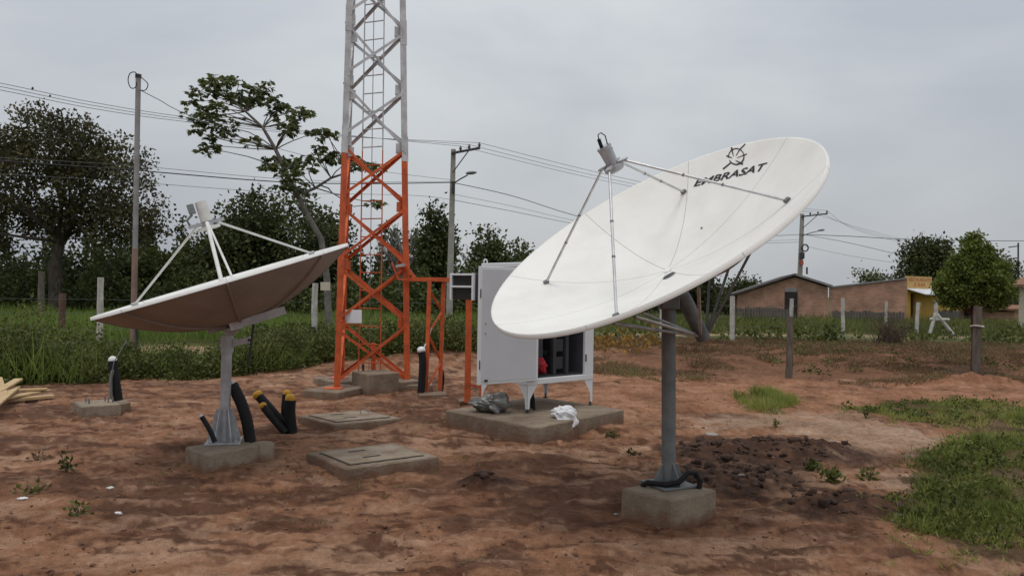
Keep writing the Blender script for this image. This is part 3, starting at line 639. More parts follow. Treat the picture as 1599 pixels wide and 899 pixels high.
# mast, pivot and back struts
mt = MB_ + Vector((-.02, 0, 1.56)); mb = MB(); mb.tube([MB_ + Vector((0, 0, .205)), mt], .052, 18); mast = mb.build('mast', 'dull_steel', big)
mb = MB(); mb.box(MB_ + Vector((0, 0, .197)), Vector((.9, .43, 0)) * .15, Vector((-.43, .9, 0)) * .15, Vector((0, 0, .008)), .003); bpl = mb.build('base_plate', 'dull_steel', big)
for k in range(4):
    a_ = R(25 + 90 * k); dv = Vector((math.cos(a_), math.sin(a_), 0)); sd_ = Vector((-math.sin(a_), math.cos(a_), 0)) * .005; p0 = MB_ + dv * .05 + Vector((0, 0, .205)); p1 = MB_ + dv * .145 + Vector((0, 0, .205)); p2 = MB_ + dv * .05 + Vector((0, 0, .36)); p3 = MB_ + dv * .145 + Vector((0, 0, .225))
    mb = MB(); mb.hexa([p0 - sd_, p1 - sd_, p1 + sd_, p0 + sd_], [p2 - sd_, p3 - sd_, p3 + sd_, p2 + sd_]); mb.build('gusset', 'dull_steel', bpl)
Bp = at(1098, 527, 5.78); pt_ = at(1066, 462, 5.62)
mb = MB(); mb.tube([at(1040, 461, 5.6), at(1052, 456, 5.6), pt_, pt_.lerp(Bp, .12), Bp], [.03, .05, .056, .056, .056], 16); mb.build('pivot_arm', 'dull_steel', big)
mb = MB(); mb.box(mt + Vector((0, 0, -.02)), (.07, 0, 0), (0, .07, 0), (0, 0, .05), .01); mb.box(mt.lerp(BD.V, .6), BD.e1 * .16, BD.e2 * .05, BD.a * .03, .008); mb.build('mount_head', 'dull_steel', big)
for (px, py, w, mm) in ((960, 508, .011, 'galvanised'), (986, 498, .012, 'bright_tube'), (1002, 492, .009, 'galvanised'), (1090, 448, .011, 'bright_tube')):
    best = None
    for a_ in np.linspace(0, 2 * math.pi, 90):
        for r_ in (.5, .7, .85, 1.0, 1.15):
            p = BD.P(r_ * math.cos(a_), r_ * math.sin(a_), -.03); v_ = p - CAM; dd = v_.dot(FW); sx = 799.5 + FPX * v_.dot(RT) / dd; sy = 449.5 - FPX * v_.dot(UP) / dd
            e_ = math.hypot(sx - px, sy - py) - r_ * 4
            if best is None or e_ < best[0]: best = (e_, p)
    mb = MB(); mb.tube([best[1], Bp + Vector((-.02, 0, .01))], w, 8); mb.build('back_strut', mm, big)
for (a_, r_) in ((195, 1.12), (218, 1.0), (166, .95)):
    p = BD.P(r_ * math.cos(R(a_)), r_ * math.sin(R(a_)), -.03); mb = MB(); d_ = (p - Bp).normalized(); mb.angle(Bp + Vector((.015, .01, 0)), p, .017, .003, RT, FW); mb.build('back_brace', 'dull_steel', big)
mb = MB(); ft0 = MB_ + Vector((.03, -.04, .21)); mb.tube([MB_ + Vector((-.2, -.03, .19)), MB_ + Vector((-.17, -.08, .225)), MB_ + Vector((-.05, -.13, .222)), MB_ + Vector((.05, -.12, .24)), MB_ + Vector((.12, -.08, .30)), MB_ + Vector((.18, -.08, .30)), MB_ + Vector((.215, -.08, .24)), MB_ + Vector((.205, -.08, .18))], .02, 10)
o = mb.build('conduit', 'black_plastic'); tag(o, 'short black conduit looped over the block at the large dish mast foot', 'conduit')

# left dish, seen from below its rim
LV = at(353, 435, 7.0); lrx = (RT * 405 + UP * 117).normalized(); vw = (LV - CAM).normalized(); la = lrx.cross(vw).normalized() * 1.0
if la.z < 0: la = -la
la = (la - vw * .012).normalized(); lnv = (vw - la * vw.dot(la)).normalized(); le2 = lnv.cross(la).normalized()
if le2.x < 0: le2 = -le2
LR = 1.14; LH = .40
LDv = LV - la * LH
LD = Dish(LDv, la, le2, lnv, LR, LH)   # e1 to the right along the rim, e2 away from the road side
mb0 = G(350, 690, .16); mb0.z = 0
sml = empty('satellite_dish', mb0, 'left satellite dish seen edge-on from below, brown underside, on a galvanised mast', 'satellite dish')
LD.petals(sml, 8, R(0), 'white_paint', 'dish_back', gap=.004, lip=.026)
mid = Vector((LDv.x, LDv.y, 0))
for k, (a_, r_, tr_, rad) in enumerate(((38, 1.125, .07, .011), (272.5, 1.115, .06, .010), (141, 1.125, .09, .011), (268, 1.115, .07, .017))):
    a_ = R(a_); ft = LD.P(r_ * math.cos(a_), r_ * math.sin(a_), .01); tp = LD.W(tr_ * math.cos(a_) * 1.4, tr_ * math.sin(a_) * 1.4, LH + .53)
    m_ = MB(); m_.tube([ft, tp], rad, 10); st = m_.build('strut', 'white_metal', sml); m_ = MB(); m_.box(ft, LD.e1 * .03, LD.e2 * .025, LD.a * .02, .005); m_.build('foot', 'galvanised', st)
fe = axial(LD, LH + .475, LH + .50, .10).build('scalar_ring', 'white_metal', sml); axial(LD, LH + .5005, LH + .55, .05).build('ring_neck', 'galvanised', fe)
fh = axial(LD, LH + .551, LH + .735, .054, .050).build('feed_horn', 'white_metal', sml)
m_ = MB(); m_.bar(LD.W(-.17, 0, LH + .535), LD.W(.15, 0, LH + .535), .05, .03, LD.a); m_.build('cross_bracket', 'galvanised', fe)
m_ = MB(); m_.box(LD.W(-.095, 0, LH + .69), LD.e1 * .03, LD.e2 * .04, LD.a * .045, .006); m_.tube([LD.W(-.10, -.02, LH + .64), LD.W(-.16, -.02, LH + .60), LD.W(-.15, -.02, LH + .55)], .012, 6); m_.build('polariser', 'dull_steel', fh)
mtop = LDv - la * .10; mcol = Vector((mb0.x, mb0.y, 0))
mb = MB(); mb.tube([mcol + Vector((0, 0, .17)), Vector((mcol.x + .012, mcol.y, mtop.z - .05))], .048, 18); mast = mb.build('mast', 'galvanised', sml)
tpv = Vector((mcol.x + .012, mcol.y, mtop.z - .05))
mb = MB(); mb.tube([tpv - Vector((0, 0, .16)), tpv + Vector((0, 0, .0))], .058, 16); mb.tube([tpv - Vector((.09, 0, .07)), tpv + Vector((.09, 0, -.07))], .012, 8); mb.box(tpv + Vector((.13, 0, -.06)), (.09, 0, .02), (0, .012, 0), (-.006, 0, .028)); mb.build('clamp', 'galvanised', mast)
mb = MB(); mb.bar(tpv, LDv - la * .03, .10, .07); mb.box(LDv - la * .05, le2 * .14, LD.e2 * .14, la * .02, .006); mb.build('mount_head', 'galvanised', sml)
p0 = LDv - la * .06 - le2 * .10 - vw * .28; p1 = p0 + le2 * .50; mb = MB(); mb.angle(p0, p1, .075, .006, la, vw); mb.build('support_rail', 'galvanised', sml)
p0 = LDv - la * .06 - le2 * .30 + vw * .2; mb = MB(); mb.angle(p0, p0 + le2 * .6, .06, .006, la, vw); mb.build('support_rail', 'galvanised', sml)
mb = MB(); mb.tube([at(397, 498, 6.95), at(393, 530, 6.95), at(388, 572, 6.95)], .012, 8); mb.tube([tpv + Vector((.2, 0, -.045)), at(393, 530, 6.95)], .012, 8); mb.build('adjuster_rod', 'dark_metal', sml)
mb = MB(); mb.box(mcol + Vector((0, 0, .17)), (.15, .04, 0), (-.04, .15, 0), (0, 0, .008), .003); bpl = mb.build('base_plate', 'galvanised', sml)
for k in range(6):
    a_ = R(15 + 60 * k); dv = Vector((math.cos(a_), math.sin(a_), 0)); sd_ = Vector((-math.sin(a_), math.cos(a_), 0)) * .005; z0 = Vector((0, 0, .178)); p0 = mcol + dv * .045 + z0; p1 = mcol + dv * .14 + z0; p2 = mcol + dv * .045 + Vector((0, 0, .47)); p3 = mcol + dv * .075 + Vector((0, 0, .47)); p1b = mcol + dv * .14 + Vector((0, 0, .22))
    mb = MB(); vs = [p0, p1, p1b, p3, p2]; mb.add([p - sd_ for p in vs] + [p + sd_ for p in vs], [(4, 3, 2, 1, 0), (5, 6, 7, 8, 9)] + [(i_, (i_ + 1) % 5, 5 + (i_ + 1) % 5, 5 + i_) for i_ in range(5)]); mb.build('gusset', 'galvanised', bpl)
for k in range(4):
    a_ = R(60 + 90 * k); p = mcol + Vector((math.cos(a_) * .155, math.sin(a_) * .155, .15)); mb = MB(); mb.tube([p, p + Vector((0, 0, .10))], .009, 8); mb.tube([p + Vector((0, 0, .03)), p + Vector((0, 0, .045))], .019, 6); mb.build('anchor_bolt', 'galvanised', bpl)

# ------------------------------------------------------------------ concrete blocks, slabs and hatches
def block_top(Lp, Np, Rp, z, name, label, cat, material, deep=.15, bev=.012, lidparts=None):
    a, b_, c_ = G(*Lp, z), G(*Np, z), G(*Rp, z); d_ = a + c_ - b_; T_ = [b_, c_, d_, a]; ce = sum(T_, Vector()) / 4
    lo = [Vector((p.x, p.y, -deep)) for p in T_]; s1 = [Vector((p.x, p.y, z - bev)) for p in T_]; s2 = [p.lerp(ce, bev * 1.2 / (p - ce).length) for p in T_]
    # subdivided rim with chipped edges
    mb = MB(); n_ = 14; rows = []
    for lvl, q in ((0, lo), (1, s1), (2, s2)):
        row = []
        for e_ in range(4):
            for k in range(n_):
                p = q[e_].lerp(q[(e_ + 1) % 4], k / n_)
                if lvl and k: p = p + (ce - p).normalized() * (random.random() ** 4 * .006) - Vector((0, 0, random.random() ** 3 * (.012 if lvl == 1 else .004)))
                row.append(p)
        rows.append(row)
    m_ = 4 * n_; vv = [p for r_ in rows for p in r_] + [Vector((ce.x, ce.y, z))]
    ff = [(k * m_ + j, k * m_ + (j + 1) % m_, (k + 1) * m_ + (j + 1) % m_, (k + 1) * m_ + j) for k in range(2) for j in range(m_)] + [(2 * m_ + j, 2 * m_ + (j + 1) % m_, 3 * m_) for j in range(m_)]
    mb.add(vv, ff)
    if label is None: return mb, T_, ce
    o = mb.build(name, material, origin=(ce.x, ce.y, 0)); tag(o, label, cat); return o, T_, ce
block_top((971, 762), (1048, 780), (1118, 764), .187, 'concrete_block', 'square concrete block under the large dish mast', 'concrete block', 'concrete')
bL, T_, ce = block_top((290, 697), (322, 710), (403, 694), .16, 'concrete_block', 'concrete block with rounded end under the left dish mast', 'concrete block', 'concrete')
p = G(410, 690, .16); mb = MB(); mb.tube([Vector((p.x, p.y, -.1)), Vector((p.x, p.y, .135)), Vector((p.x, p.y, .155))], [.115, .11, .09], 16); mb.build('rounded_end', 'concrete', bL)
bF, T_, ce = block_top((113, 626), (127, 634), (189, 630), .16, 'concrete_block', 'bare concrete block with protruding bolts at far left by the weeds', 'concrete block', 'concrete')
mb, _, _ = block_top((180, 626), (188, 630), (204, 627), .15, '', None, '', ''); mb.build('side_piece', 'stained_concrete', bF)
for k, (px, py) in enumerate(((134, 628), (139, 630), (164, 626), (169, 628), (176, 628))):
    p = G(px, py, .16); mb = MB(); mb.tube([p - Vector((0, 0, .05)), p + Vector((0, 0, .06))], .009, 6); mb.build('bolt', 'dull_steel', bF)
def hatch(Lp, Np, Rp, z, label, deep, propped=False):
    o, T_, ce = block_top(Lp, Np, Rp, z, 'inspection_chamber', label, 'inspection chamber', 'stained_concrete', deep)
    n_, r_, b_, l_ = T_; ex = (r_ - n_); ey = (l_ - n_); X = lambda u_, w_, dz: n_ + ex * u_ + ey * w_ + Vector((0, 0, dz))
    q = [(.10, .12), (.88, .12), (.88, .86), (.10, .86)]; mb = MB(); mb.hexa([X(u_, w_, .0005) for u_, w_ in q], [X(u_, w_, .012) for u_, w_ in q]); lid = mb.build('lid', 'concrete', o)
    q = [(.088, .106), (.892, .106), (.892, .874), (.088, .874)]; mb = MB(); mb.hexa([X(u_, w_, -.01) for u_, w_ in q], [X(u_, w_, .0035) for u_, w_ in q]); mb.build('lid_joint', 'rubber_dark', o)
    for (u_, w_) in ((.42, .34), (.42, .70)):
        q = [(u_ - .09, w_ - .025), (u_ + .09, w_ - .025), (u_ + .09, w_ + .025), (u_ - .09, w_ + .025)]; mb = MB(); mb.hexa([X(a_, c_, .010) for a_, c_ in q], [X(a_, c_, .0145) for a_, c_ in q]); mb.build('handle_slot', 'rubber_dark', lid)
    return o
hatch((478, 706), (540, 731), (685, 712), .085, 'front concrete inspection chamber with flat lid and two handle slots', .2)
hatch((465, 648), (522, 662), (628, 652), .085, 'rear concrete inspection chamber between conduits and tower, with flat lid', .2)
p = G(563, 645, .1); mb = MB(); mb.tube([p, p + Vector((.0, .02, .09)), p + Vector((.10, .02, .01))], .006, 6); tag(mb.build('wire_handle', 'dull_steel'), 'bent wire handle sticking up from the rear chamber lid', 'handle')
block_top((696, 640), (836, 667), (974, 639), .17, 'concrete_pad', 'wide concrete pad under the white equipment cabinet', 'concrete pad', 'stained_concrete', .2)

# ------------------------------------------------------------------ lattice tower
Lg = G(521, 606, .13); Rg = G(641, 597, .13); Lg.z = Rg.z = 0; mid_ = (Lg + Rg) / 2; dv = (Rg - Lg); nrm = Vector((-dv.y, dv.x, 0)).normalized(); Bg = mid_ + nrm * dv.length * .866
TC = (Lg + Rg + Bg) / 3
tw = empty('lattice_tower', TC, 'orange and white triangular steel lattice tower with inner ladder', 'tower')
def leg_at(p, z): return TC + (p - TC) * (1 - .036 * z) + Vector((0, 0, z))
PAN = .93; z0 = .14; levels = [z0 + PAN * k for k in range(16)]; zsw = [levels[4] - .05, levels[10] + .06, 30]
def cuts(za, zb):
    o_ = []; e_ = [-1] + zsw
    for k in range(3):
        a_, b_ = max(za, e_[k]), min(zb, e_[k + 1])
        if b_ > a_ + .001: o_.append((a_, b_, ('orange_paint', 'tower_white', 'orange_paint')[k]))
    return o_
for p in (Lg, Rg, Bg):
    u_ = [(q - p).normalized() for q in (Lg, Rg, Bg) if q != p]
    for (za, zb, mm) in cuts(.13, levels[-1]):
        mb = MB(); mb.angle(leg_at(p, za), leg_at(p, zb), .10, .012, u_[0], u_[1]); lo_ = mb.build('leg', mm, tw)
        for zs in levels[::2]:
            if za < zs < zb - .4 and zs > .3:
                mb = MB(); q0, q1 = leg_at(p, zs - .2), leg_at(p, zs + .2); o_ = (p - TC).normalized() * .010; mb.angle(q0 + o_, q1 + o_, .108, .008, u_[0], u_[1]); mb.build('splice_plate', mm, lo_)
    mb = MB(); mb.box(leg_at(p, .135), (.13, 0, 0), (0, .13, 0), (0, 0, .008), .002); mb.build('base_plate', 'orange_paint', tw)
for (p, q) in ((Lg, Rg), (Rg, Bg), (Bg, Lg)):
    fn = ((p + q) / 2 - TC).normalized()
    for k in range(15):
        za, zb = levels[k] + .03, levels[k + 1] - .02; mm = [c_[2] for c_ in cuts((za + zb) / 2 - .01, (za + zb) / 2 + .01)][0]
        for (s_, e_, o_) in ((p, q, .004), (q, p, .042)):
            a_, b_ = leg_at(s_, za), leg_at(e_, zb); mb = MB(); d_ = (b_ - a_).normalized(); mb.angle(a_ + d_ * .04 - fn * o_, b_ - d_ * .04 - fn * o_, .042, .006, fn.cross(d_), -fn); mb.build('brace', mm, tw)
for (p, q) in ((Lg, Rg), (Rg, Bg)):
    fn = ((p + q) / 2 - TC).normalized()
    for k in range(1, 12):
        mm = cuts(levels[k], levels[k] + .01)[0][2]
        for (s_, e_) in ((p, q), (q, p)):
            c_ = leg_at(s_, levels[k]); d_ = (e_ - s_).normalized(); c_ = c_ + d_ * .13 - fn * .046; mb = MB(); mb.box(c_, d_ * .055, fn * .004, Vector((0, 0, .075)), .001); gp = mb.build('gusset_plate', mm, tw)
# ladder on the back face
lc = (Rg + Bg) / 2 * .62 + TC * .38; ldir = (Rg - Bg).normalized(); lc = TC + ldir * .10 + (lc - TC) * .3
def lad(s_, z): q = lc + ldir * s_; c_ = TC + (q - TC) * (1 - .02 * z); return Vector((c_.x, c_.y, z))
for (za, zb, mm) in cuts(.25, levels[-1]):
    for s_ in (-.2, .2):
        mb = MB(); mb.bar(lad(s_, za), lad(s_, zb), .032, .014); mb.build('ladder_rail', mm, tw)
z_ = .45
while z_ < levels[-1]:
    mm = cuts(z_, z_ + .01)[0][2]; mb = MB(); mb.tube([lad(-.2, z_), lad(.2, z_)], .010, 6); mb.build('rung', mm, tw); z_ += .285
mb = MB(); mb.tube([lad(.02, .3) + nrm * .05, lad(.02, levels[-1]) + nrm * .05], .006, 6); mb.build('safety_cable', 'dull_steel', tw)
sp = at(552, 494, 11.45); mb = MB(); mb.box(sp, RT * .125, FW * .006, UP * .10, .002); sg = mb.build('notice_plate', 'paper', tw)
mb = MB(); mb.bar(at(528, 507, 11.5), at(566, 507, 11.5), .035, .02); mb.build('plate_bracket', 'orange_paint', sg)
hp = at(634, 412, 12.0); mb = MB(); mb.bar(at(622, 400, 12), at(650, 437, 12), .05, .05); mb.bar(at(612, 410, 11.9), at(622, 436, 11.9), .03, .03); mb.bar(at(622, 436, 11.9), at(648, 436, 12), .03, .03); mb.bar(at(618, 418, 11.85), at(636, 414, 11.95), .025, .025); mb.build('tray_bracket', 'orange_paint', tw)
MB().bar(at(618, 416, 11.84), at(632, 413, 11.84), .03, .04).build('bracket_clamp', 'galvanised', tw)
# foundation
fd = empty('tower_foundation', TC, 'stepped concrete tower foundation with raised middle block and three arms', 'foundation')
cb = G(588, 620); cb = Vector((cb.x, cb.y, 0)); cx = (Rg - Lg).normalized(); cy = nrm
for (p, nm) in ((Lg, 1), (Rg, 1), (Bg, 1)):
    d_ = (TC - p).normalized(); s_ = Vector((-d_.y, d_.x, 0)); mb = MB(); mb.box(p + d_ * .08 + Vector((0, 0, .0)), d_ * .42, s_ * .30, Vector((0, 0, .13)), .015); mb.build('arm', 'stained_concrete', fd)
cb2 = (Lg + Rg) / 2 - nrm * .02 + cx * .02
mb = MB(); mb.box(Vector((cb2.x, cb2.y, .12)), cx * .27, cy * .26, Vector((0, 0, .22)), .015); mb.build('middle_block', 'stained_concrete', fd)
mb = MB(); mb.box(Vector((cb2.x, cb2.y, .04)) + cx * .45, cx * .28, cy * .2, Vector((0, 0, .14)), .012); mb.build('arm', 'stained_concrete', fd)
for (q0, q1) in (((583, 583), (583, 535)), ((567, 583), (567, 568))):
    mb = MB(); mb.tube([at(*q0, 12.3), at(*q1, 12.3)], .04 if q0[0] == 583 else .02, 8); mb.build('stub_tube', 'orange_paint' if q0[0] == 583 else 'dark_metal', tw)

# ------------------------------------------------------------------ cable bridge from tower to cabinet
s1 = G(665, 611, .07); s2 = G(687, 609, .07); zt = at(676, 435, s1.y).z
cbz = empty('cable_bridge', Vector(((s1.x + s2.x) / 2, (s1.y + s2.y) / 2, 0)), 'orange cable bridge with braced post frame between tower and cabinet', 'cable bridge')
for p in (s1, s2):
    mb = MB(); mb.bar(Vector((p.x, p.y, .07)), Vector((p.x + .03, p.y, zt - .02)), .06, .06, (0, 1, 0)); mb.build('post', 'orange_paint', cbz)
hts = [.12, .52, .93, 1.30, 1.62]
for k in range(4):
    a_, b_ = (s1, s2) if k % 2 == 0 else (s2, s1); mb = MB(); mb.bar(Vector((a_.x + .01, a_.y - .005, hts[k])), Vector((b_.x + .02, b_.y - .005, hts[k + 1])), .035, .02, (0, 1, 0)); mb.build('brace', 'orange_paint', cbz)
tr0 = at(640, 436, 12.1); tr1 = at(738, 437, 11.0)
for o_ in (-.13, .13):
    mb = MB(); mb.bar(tr0 + Vector((0, o_, 0)), tr1 + Vector((0, o_, 0)), .03, .06, (0, 0, 1)); mb.build('tray_rail', 'orange_paint', cbz)
for k in range(9):
    q = tr0.lerp(tr1, (k + .5) / 9); mb = MB(); mb.bar(q - Vector((0, .12, .015)), q + Vector((0, .12, -.015)), .03, .015, (0, 0, 1)); mb.build('tray_rung', 'orange_paint', cbz)
for (px, top, dd, bot) in ((730, 462, 10.6, 620), (752, 500, 11.2, 612)):
    q = at(px, bot, dd); mb = MB(); mb.bar(Vector((q.x, q.y, .05)), Vector((q.x, q.y, zt - .02)), .085 if px == 730 else .06, .06, (0, 1, 0)); mb.build('post', 'orange_paint', cbz)
mb = MB(); q = at(741, 605, 10.9); mb.bar(at(732, 600, 10.6), at(760, 606, 11.2), .03, .03); mb.build('brace', 'orange_paint', cbz)
block_top((652, 613), (655, 617), (700, 614), .07, 'concrete_footing', 'small concrete footing under the braced orange posts', 'footing', 'stained_concrete')
block_top((714, 622), (718, 627), (752, 622), .06, 'concrete_footing', 'small concrete footing behind the left leg of the cabinet', 'footing', 'stained_concrete')
def conduit(pts, r_, label, cap=None, capr=1.25, cat='conduit', mname='black_plastic', group=None, taper=None):
    b_ = Vector(pts[0]); e_ = empty('conduit', b_, label, cat, group)
    P_ = [Vector(p) for p in pts]; fine_ = []
    for k in range(len(P_) - 1):
        p0, p1, p2, p3 = P_[max(k - 1, 0)], P_[k], P_[k + 1], P_[min(k + 2, len(P_) - 1)]
        for s_ in range(10):
            t_ = s_ / 10; fine_.append(.5 * ((2 * p1) + (p2 - p0) * t_ + (2 * p0 - 5 * p1 + 4 * p2 - p3) * t_ * t_ + (3 * p1 - p0 - 3 * p2 + p3) * t_ ** 3))
    fine_.append(P_[-1]); n_ = len(fine_); mb = MB(); mb.tube(fine_, [r_ * (1.0 + (.04 if k % 2 else -.03)) for k in range(n_)], 14); mb.build('tube', mname, e_)
    if cap:
        d_ = (fine_[-1] - fine_[-2]).normalized(); x_, y_ = perp(d_); mb = MB(); mb.ball(fine_[-1] + d_ * r_ * .15, r_ * capr, r_ * capr, r_ * .95, 14, 8, .05, (x_, y_, d_)); mb.build('end_cap', cap, e_)
    return e_
dc = 8.45
conduit([at(447, 673, dc), at(436, 655, dc), at(420, 636, dc), at(403, 617, dc)], .050, 'black conduit bent furthest left with the largest orange-yellow cap', 'yellow_cap', 1.2)
conduit([at(446, 675, dc - .12), at(434, 662, dc - .12), at(421, 647, dc - .12), at(411, 634, dc - .12)], .040, 'short black bent conduit with small yellow cap below the largest cap', 'yellow_cap', 1.12)
conduit([at(449, 672, dc + .12), at(446, 650, dc + .12), at(446, 632, dc + .12), at(448, 615, dc + .12)], .048, 'upright black conduit with yellow cap, rear one of the upright pair', 'yellow_cap', .95)
conduit([at(455, 676, dc - .05), at(453, 655, dc - .05), at(452, 638, dc - .05), at(453, 624, dc - .05)], .064, 'thick upright black conduit with yellow cap, front one of the upright pair', 'yellow_cap', .9)
dc = 7.12
conduit([at(391, 690, dc), at(385, 655, dc), at(375, 625, dc), at(362, 600, dc)], .053, 'tall black curved conduit rising behind the left dish mast', 'litter', .6)
conduit([at(336, 690, 6.75), at(327, 670, 6.75), at(315, 650, 6.75)], .022, 'thin short black conduit with white tip left of the left dish mast', 'litter', .9)
dc = G(184, 624, .1).y
conduit([at(185, 627, dc), at(181, 600, dc), at(178, 580, dc), at(176, 563, dc)], .058, 'upright black conduit with white taped top on the far left block', 'litter', .95)
mb = MB(); mb.tube([at(173, 622, dc - .1), at(173, 590, dc - .1), at(176, 578, dc - .1)], .020, 8); mb.tube([at(174, 585, dc - .12), at(178, 565, dc - .12), at(188, 548, dc - .1), at(198, 531, dc)], .006, 6); tag(mb.build('cable', 'dull_steel'), 'grey cable pulled out of the far left conduit, pointing up', 'cable')
q = G(658, 612, .07); conduit([Vector((q.x, q.y - .05, .05)), at(659, 590, q.y - .05), at(660, 565, q.y - .05), at(658, 547, q.y - .05)], .055, 'black conduit with white wrapped top strapped to the left orange post', 'bag_white', 1.2)
mb = MB(); mb.tube([at(661, 545, q.y), at(668, 530, q.y + .1), at(674, 512, q.y + .1)], .012, 6); tag(mb.build('cable', 'white_metal'), 'short white cable tail above the wrapped conduit at the orange post', 'cable')
q = G(690, 608, .07); conduit([Vector((q.x, q.y, .05)), at(692, 590, q.y), at(690, 577, q.y)], .022, 'thin black conduit beside the right braced orange post', None)

# ------------------------------------------------------------------ equipment cabinet
cN = G(823, 645, .17); cL = G(737, 633, .17); cR = G(925, 632, .17)
ex = (cR - cN); ex.z = 0; ey = (cL - cN); ey.z = 0; wR = ex.length; wL = ey.length; ex.normalize(); ey = (ey - ex * ey.dot(ex)).normalized(); Zv = Vector((0, 0, 1))
zb_, zt_ = .50, 1.96
ct = Vector((cN.x, cN.y, .17)) + ex * wR / 2 + ey * wL / 2; cab = empty('equipment_cabinet', ct, 'white steel equipment cabinet on four legs with its door swung open', 'cabinet')
o0 = Vector((cN.x, cN.y, 0)); C3 = lambda u_, w_, z: o0 + ex * u_ + ey * w_ + Zv * z
def cbox(u0_, u1_, w0_, w1_, za, zb, bev=0.0): mb = MB(); c_ = C3((u0_ + u1_) / 2, (w0_ + w1_) / 2, (za + zb) / 2); mb.box(c_, ex * abs(u1_ - u0_) / 2, ey * abs(w1_ - w0_) / 2, Zv * (zb - za) / 2, bev); return mb
jl, jr = .13, .155    # jamb widths
cbox(0, .012, .02, wL - .02, zb_ + .07, zt_ - .06).build('side_panel', 'cabinet_white', cab)
cbox(wR - .012, wR, .02, wL - .02, zb_ + .07, zt_ - .06).build('side_panel', 'cabinet_white', cab)
cbox(0.014, wR - .014, wL - .012, wL, zb_ + .07, zt_ - .06).build('back_panel', 'cabinet_white', cab)
cbox(-.004, jl, -.004, .035, zb_ + .071, zt_ - .061, .004).build('door_jamb', 'cabinet_white', cab)
cbox(wR - jr, wR + .004, -.004, .035, zb_ + .071, zt_ - .061, .004).build('door_jamb', 'cabinet_white', cab)
cbox(-.006, wR + .006, -.006, wL + .006, zb_, zb_ + .07, .006).build('base_frame', 'cabinet_white', cab)
rf = cbox(-.02, wR + .02, -.02, wL + .02, zt_ - .06, zt_, .008).build('roof', 'cabinet_white', cab)
for (u_, w_) in ((.02, wL - .02), (.02, .02), (wR - .02, wL - .02), (wR - .02, .02)):
    mb = MB(); ps = [C3(u_, w_, zt_) + (ex * math.cos(a_) + Zv * math.sin(a_)) * .028 + Zv * .022 for a_ in np.linspace(-.6, math.pi + .6, 12)]; mb.tube(ps, .009, 6); mb.build('lifting_eye', 'cabinet_white', rf)
for (u_, w_, su, sw) in ((0, 0, 1, 1), (wR, 0, -1, 1), (0, wL, 1, -1), (wR, wL, -1, -1)):
    mb = MB()
    for (a_, b_) in ((ex * su, ey * sw), (ey * sw, ex * su)):
        prof = [(0, zb_ - .001), (.16, zb_ - .001), (.045, .33), (.035, .215), (0, .215)]; o_ = C3(u_, w_, 0)
        vs = [o_ + a_ * p_ + Zv * z_ for p_, z_ in prof]; mb.add(vs + [v_ + b_ * .006 for v_ in vs], [(4, 3, 2, 1, 0), (5, 6, 7, 8, 9)] + [(i_, (i_ + 1) % 5, 5 + (i_ + 1) % 5, 5 + i_) for i_ in range(5)])
    lg = mb.build('leg', 'cabinet_white', cab); mb = MB(); q = C3(u_ + su * .02, w_ + sw * .02, .17); mb.tube([q, q + Zv * .05], .014, 8); mb.tube([q, q + Zv * .012], .032, 10); mb.build('levelling_foot', 'dark_metal', lg)
# door, swung out over the left side
hg = C3(jl - .005, -.03, 0); dw = wR - jl - jr + .03; tgt = at(747, 500, 8.9); best = None
for a_ in np.linspace(math.pi * .5, math.pi * 1.5, 400):
    e_ = hg + Vector((math.cos(a_), math.sin(a_), 0)) * dw; v_ = e_ + Zv * 1.2 - CAM; sx = 799.5 + FPX * v_.dot(RT) / v_.dot(FW); sc_ = abs(sx - 747) + (0 if e_.y < hg.y else 50)
    if best is None or sc_ < best[0]: best = (sc_, e_)
de = best[1]; dx_ = (de - hg); dwid = dx_.length; dx_.normalize(); dn = Vector((-dx_.y, dx_.x, 0)); dn = dn if dn.y < 0 else -dn
mb = MB(); mb.box(hg + dx_ * dwid / 2 + Zv * (zb_ + .055 + zt_ - .075) / 2, dx_ * dwid / 2, dn * .018, Zv * (zt_ - .075 - zb_ - .055) / 2, .004); dr = mb.build('door', 'cabinet_white', cab)
mb = MB(); mb.box(hg + dx_ * dwid / 2 + dn * .019 + Zv * (zb_ + zt_ - .02) / 2, dx_ * (dwid / 2 - .035), dn * .003, Zv * ((zt_ - zb_ - .13) / 2 - .03), .001); mb.build('inner_skin', 'door_grey', dr)
for z_ in (1.58, .78):
    mb = MB(); mb.box(hg + dx_ * (dwid - .012) + dn * .019 + Zv * z_, dx_ * .006, dn * .004, Zv * .05); mb.build('latch_slot', 'rubber_dark', dr)
for z_ in (1.24, 1.13):
    mb = MB(); mb.tube([hg + dx_ * (dwid - .085) + dn * .02 + Zv * z_, hg + dx_ * (dwid - .085) + dn * .026 + Zv * z_], .008, 8); mb.build('handle_bolt', 'dull_steel', dr)
mb = MB(); mb.box(hg + dx_ * (dwid - .10) + dn * .024 + Zv * (zb_ + .10), dx_ * .02, dn * .008, Zv * .012); mb.build('door_stop', 'rubber_dark', dr)
for z_ in (.78, 1.5):
    mb = MB(); mb.box(C3(wR - jr + .012, -.008, z_), ex * .008, ey * .006, Zv * .045); mb.build('strike_plate', 'rubber_dark', cab)
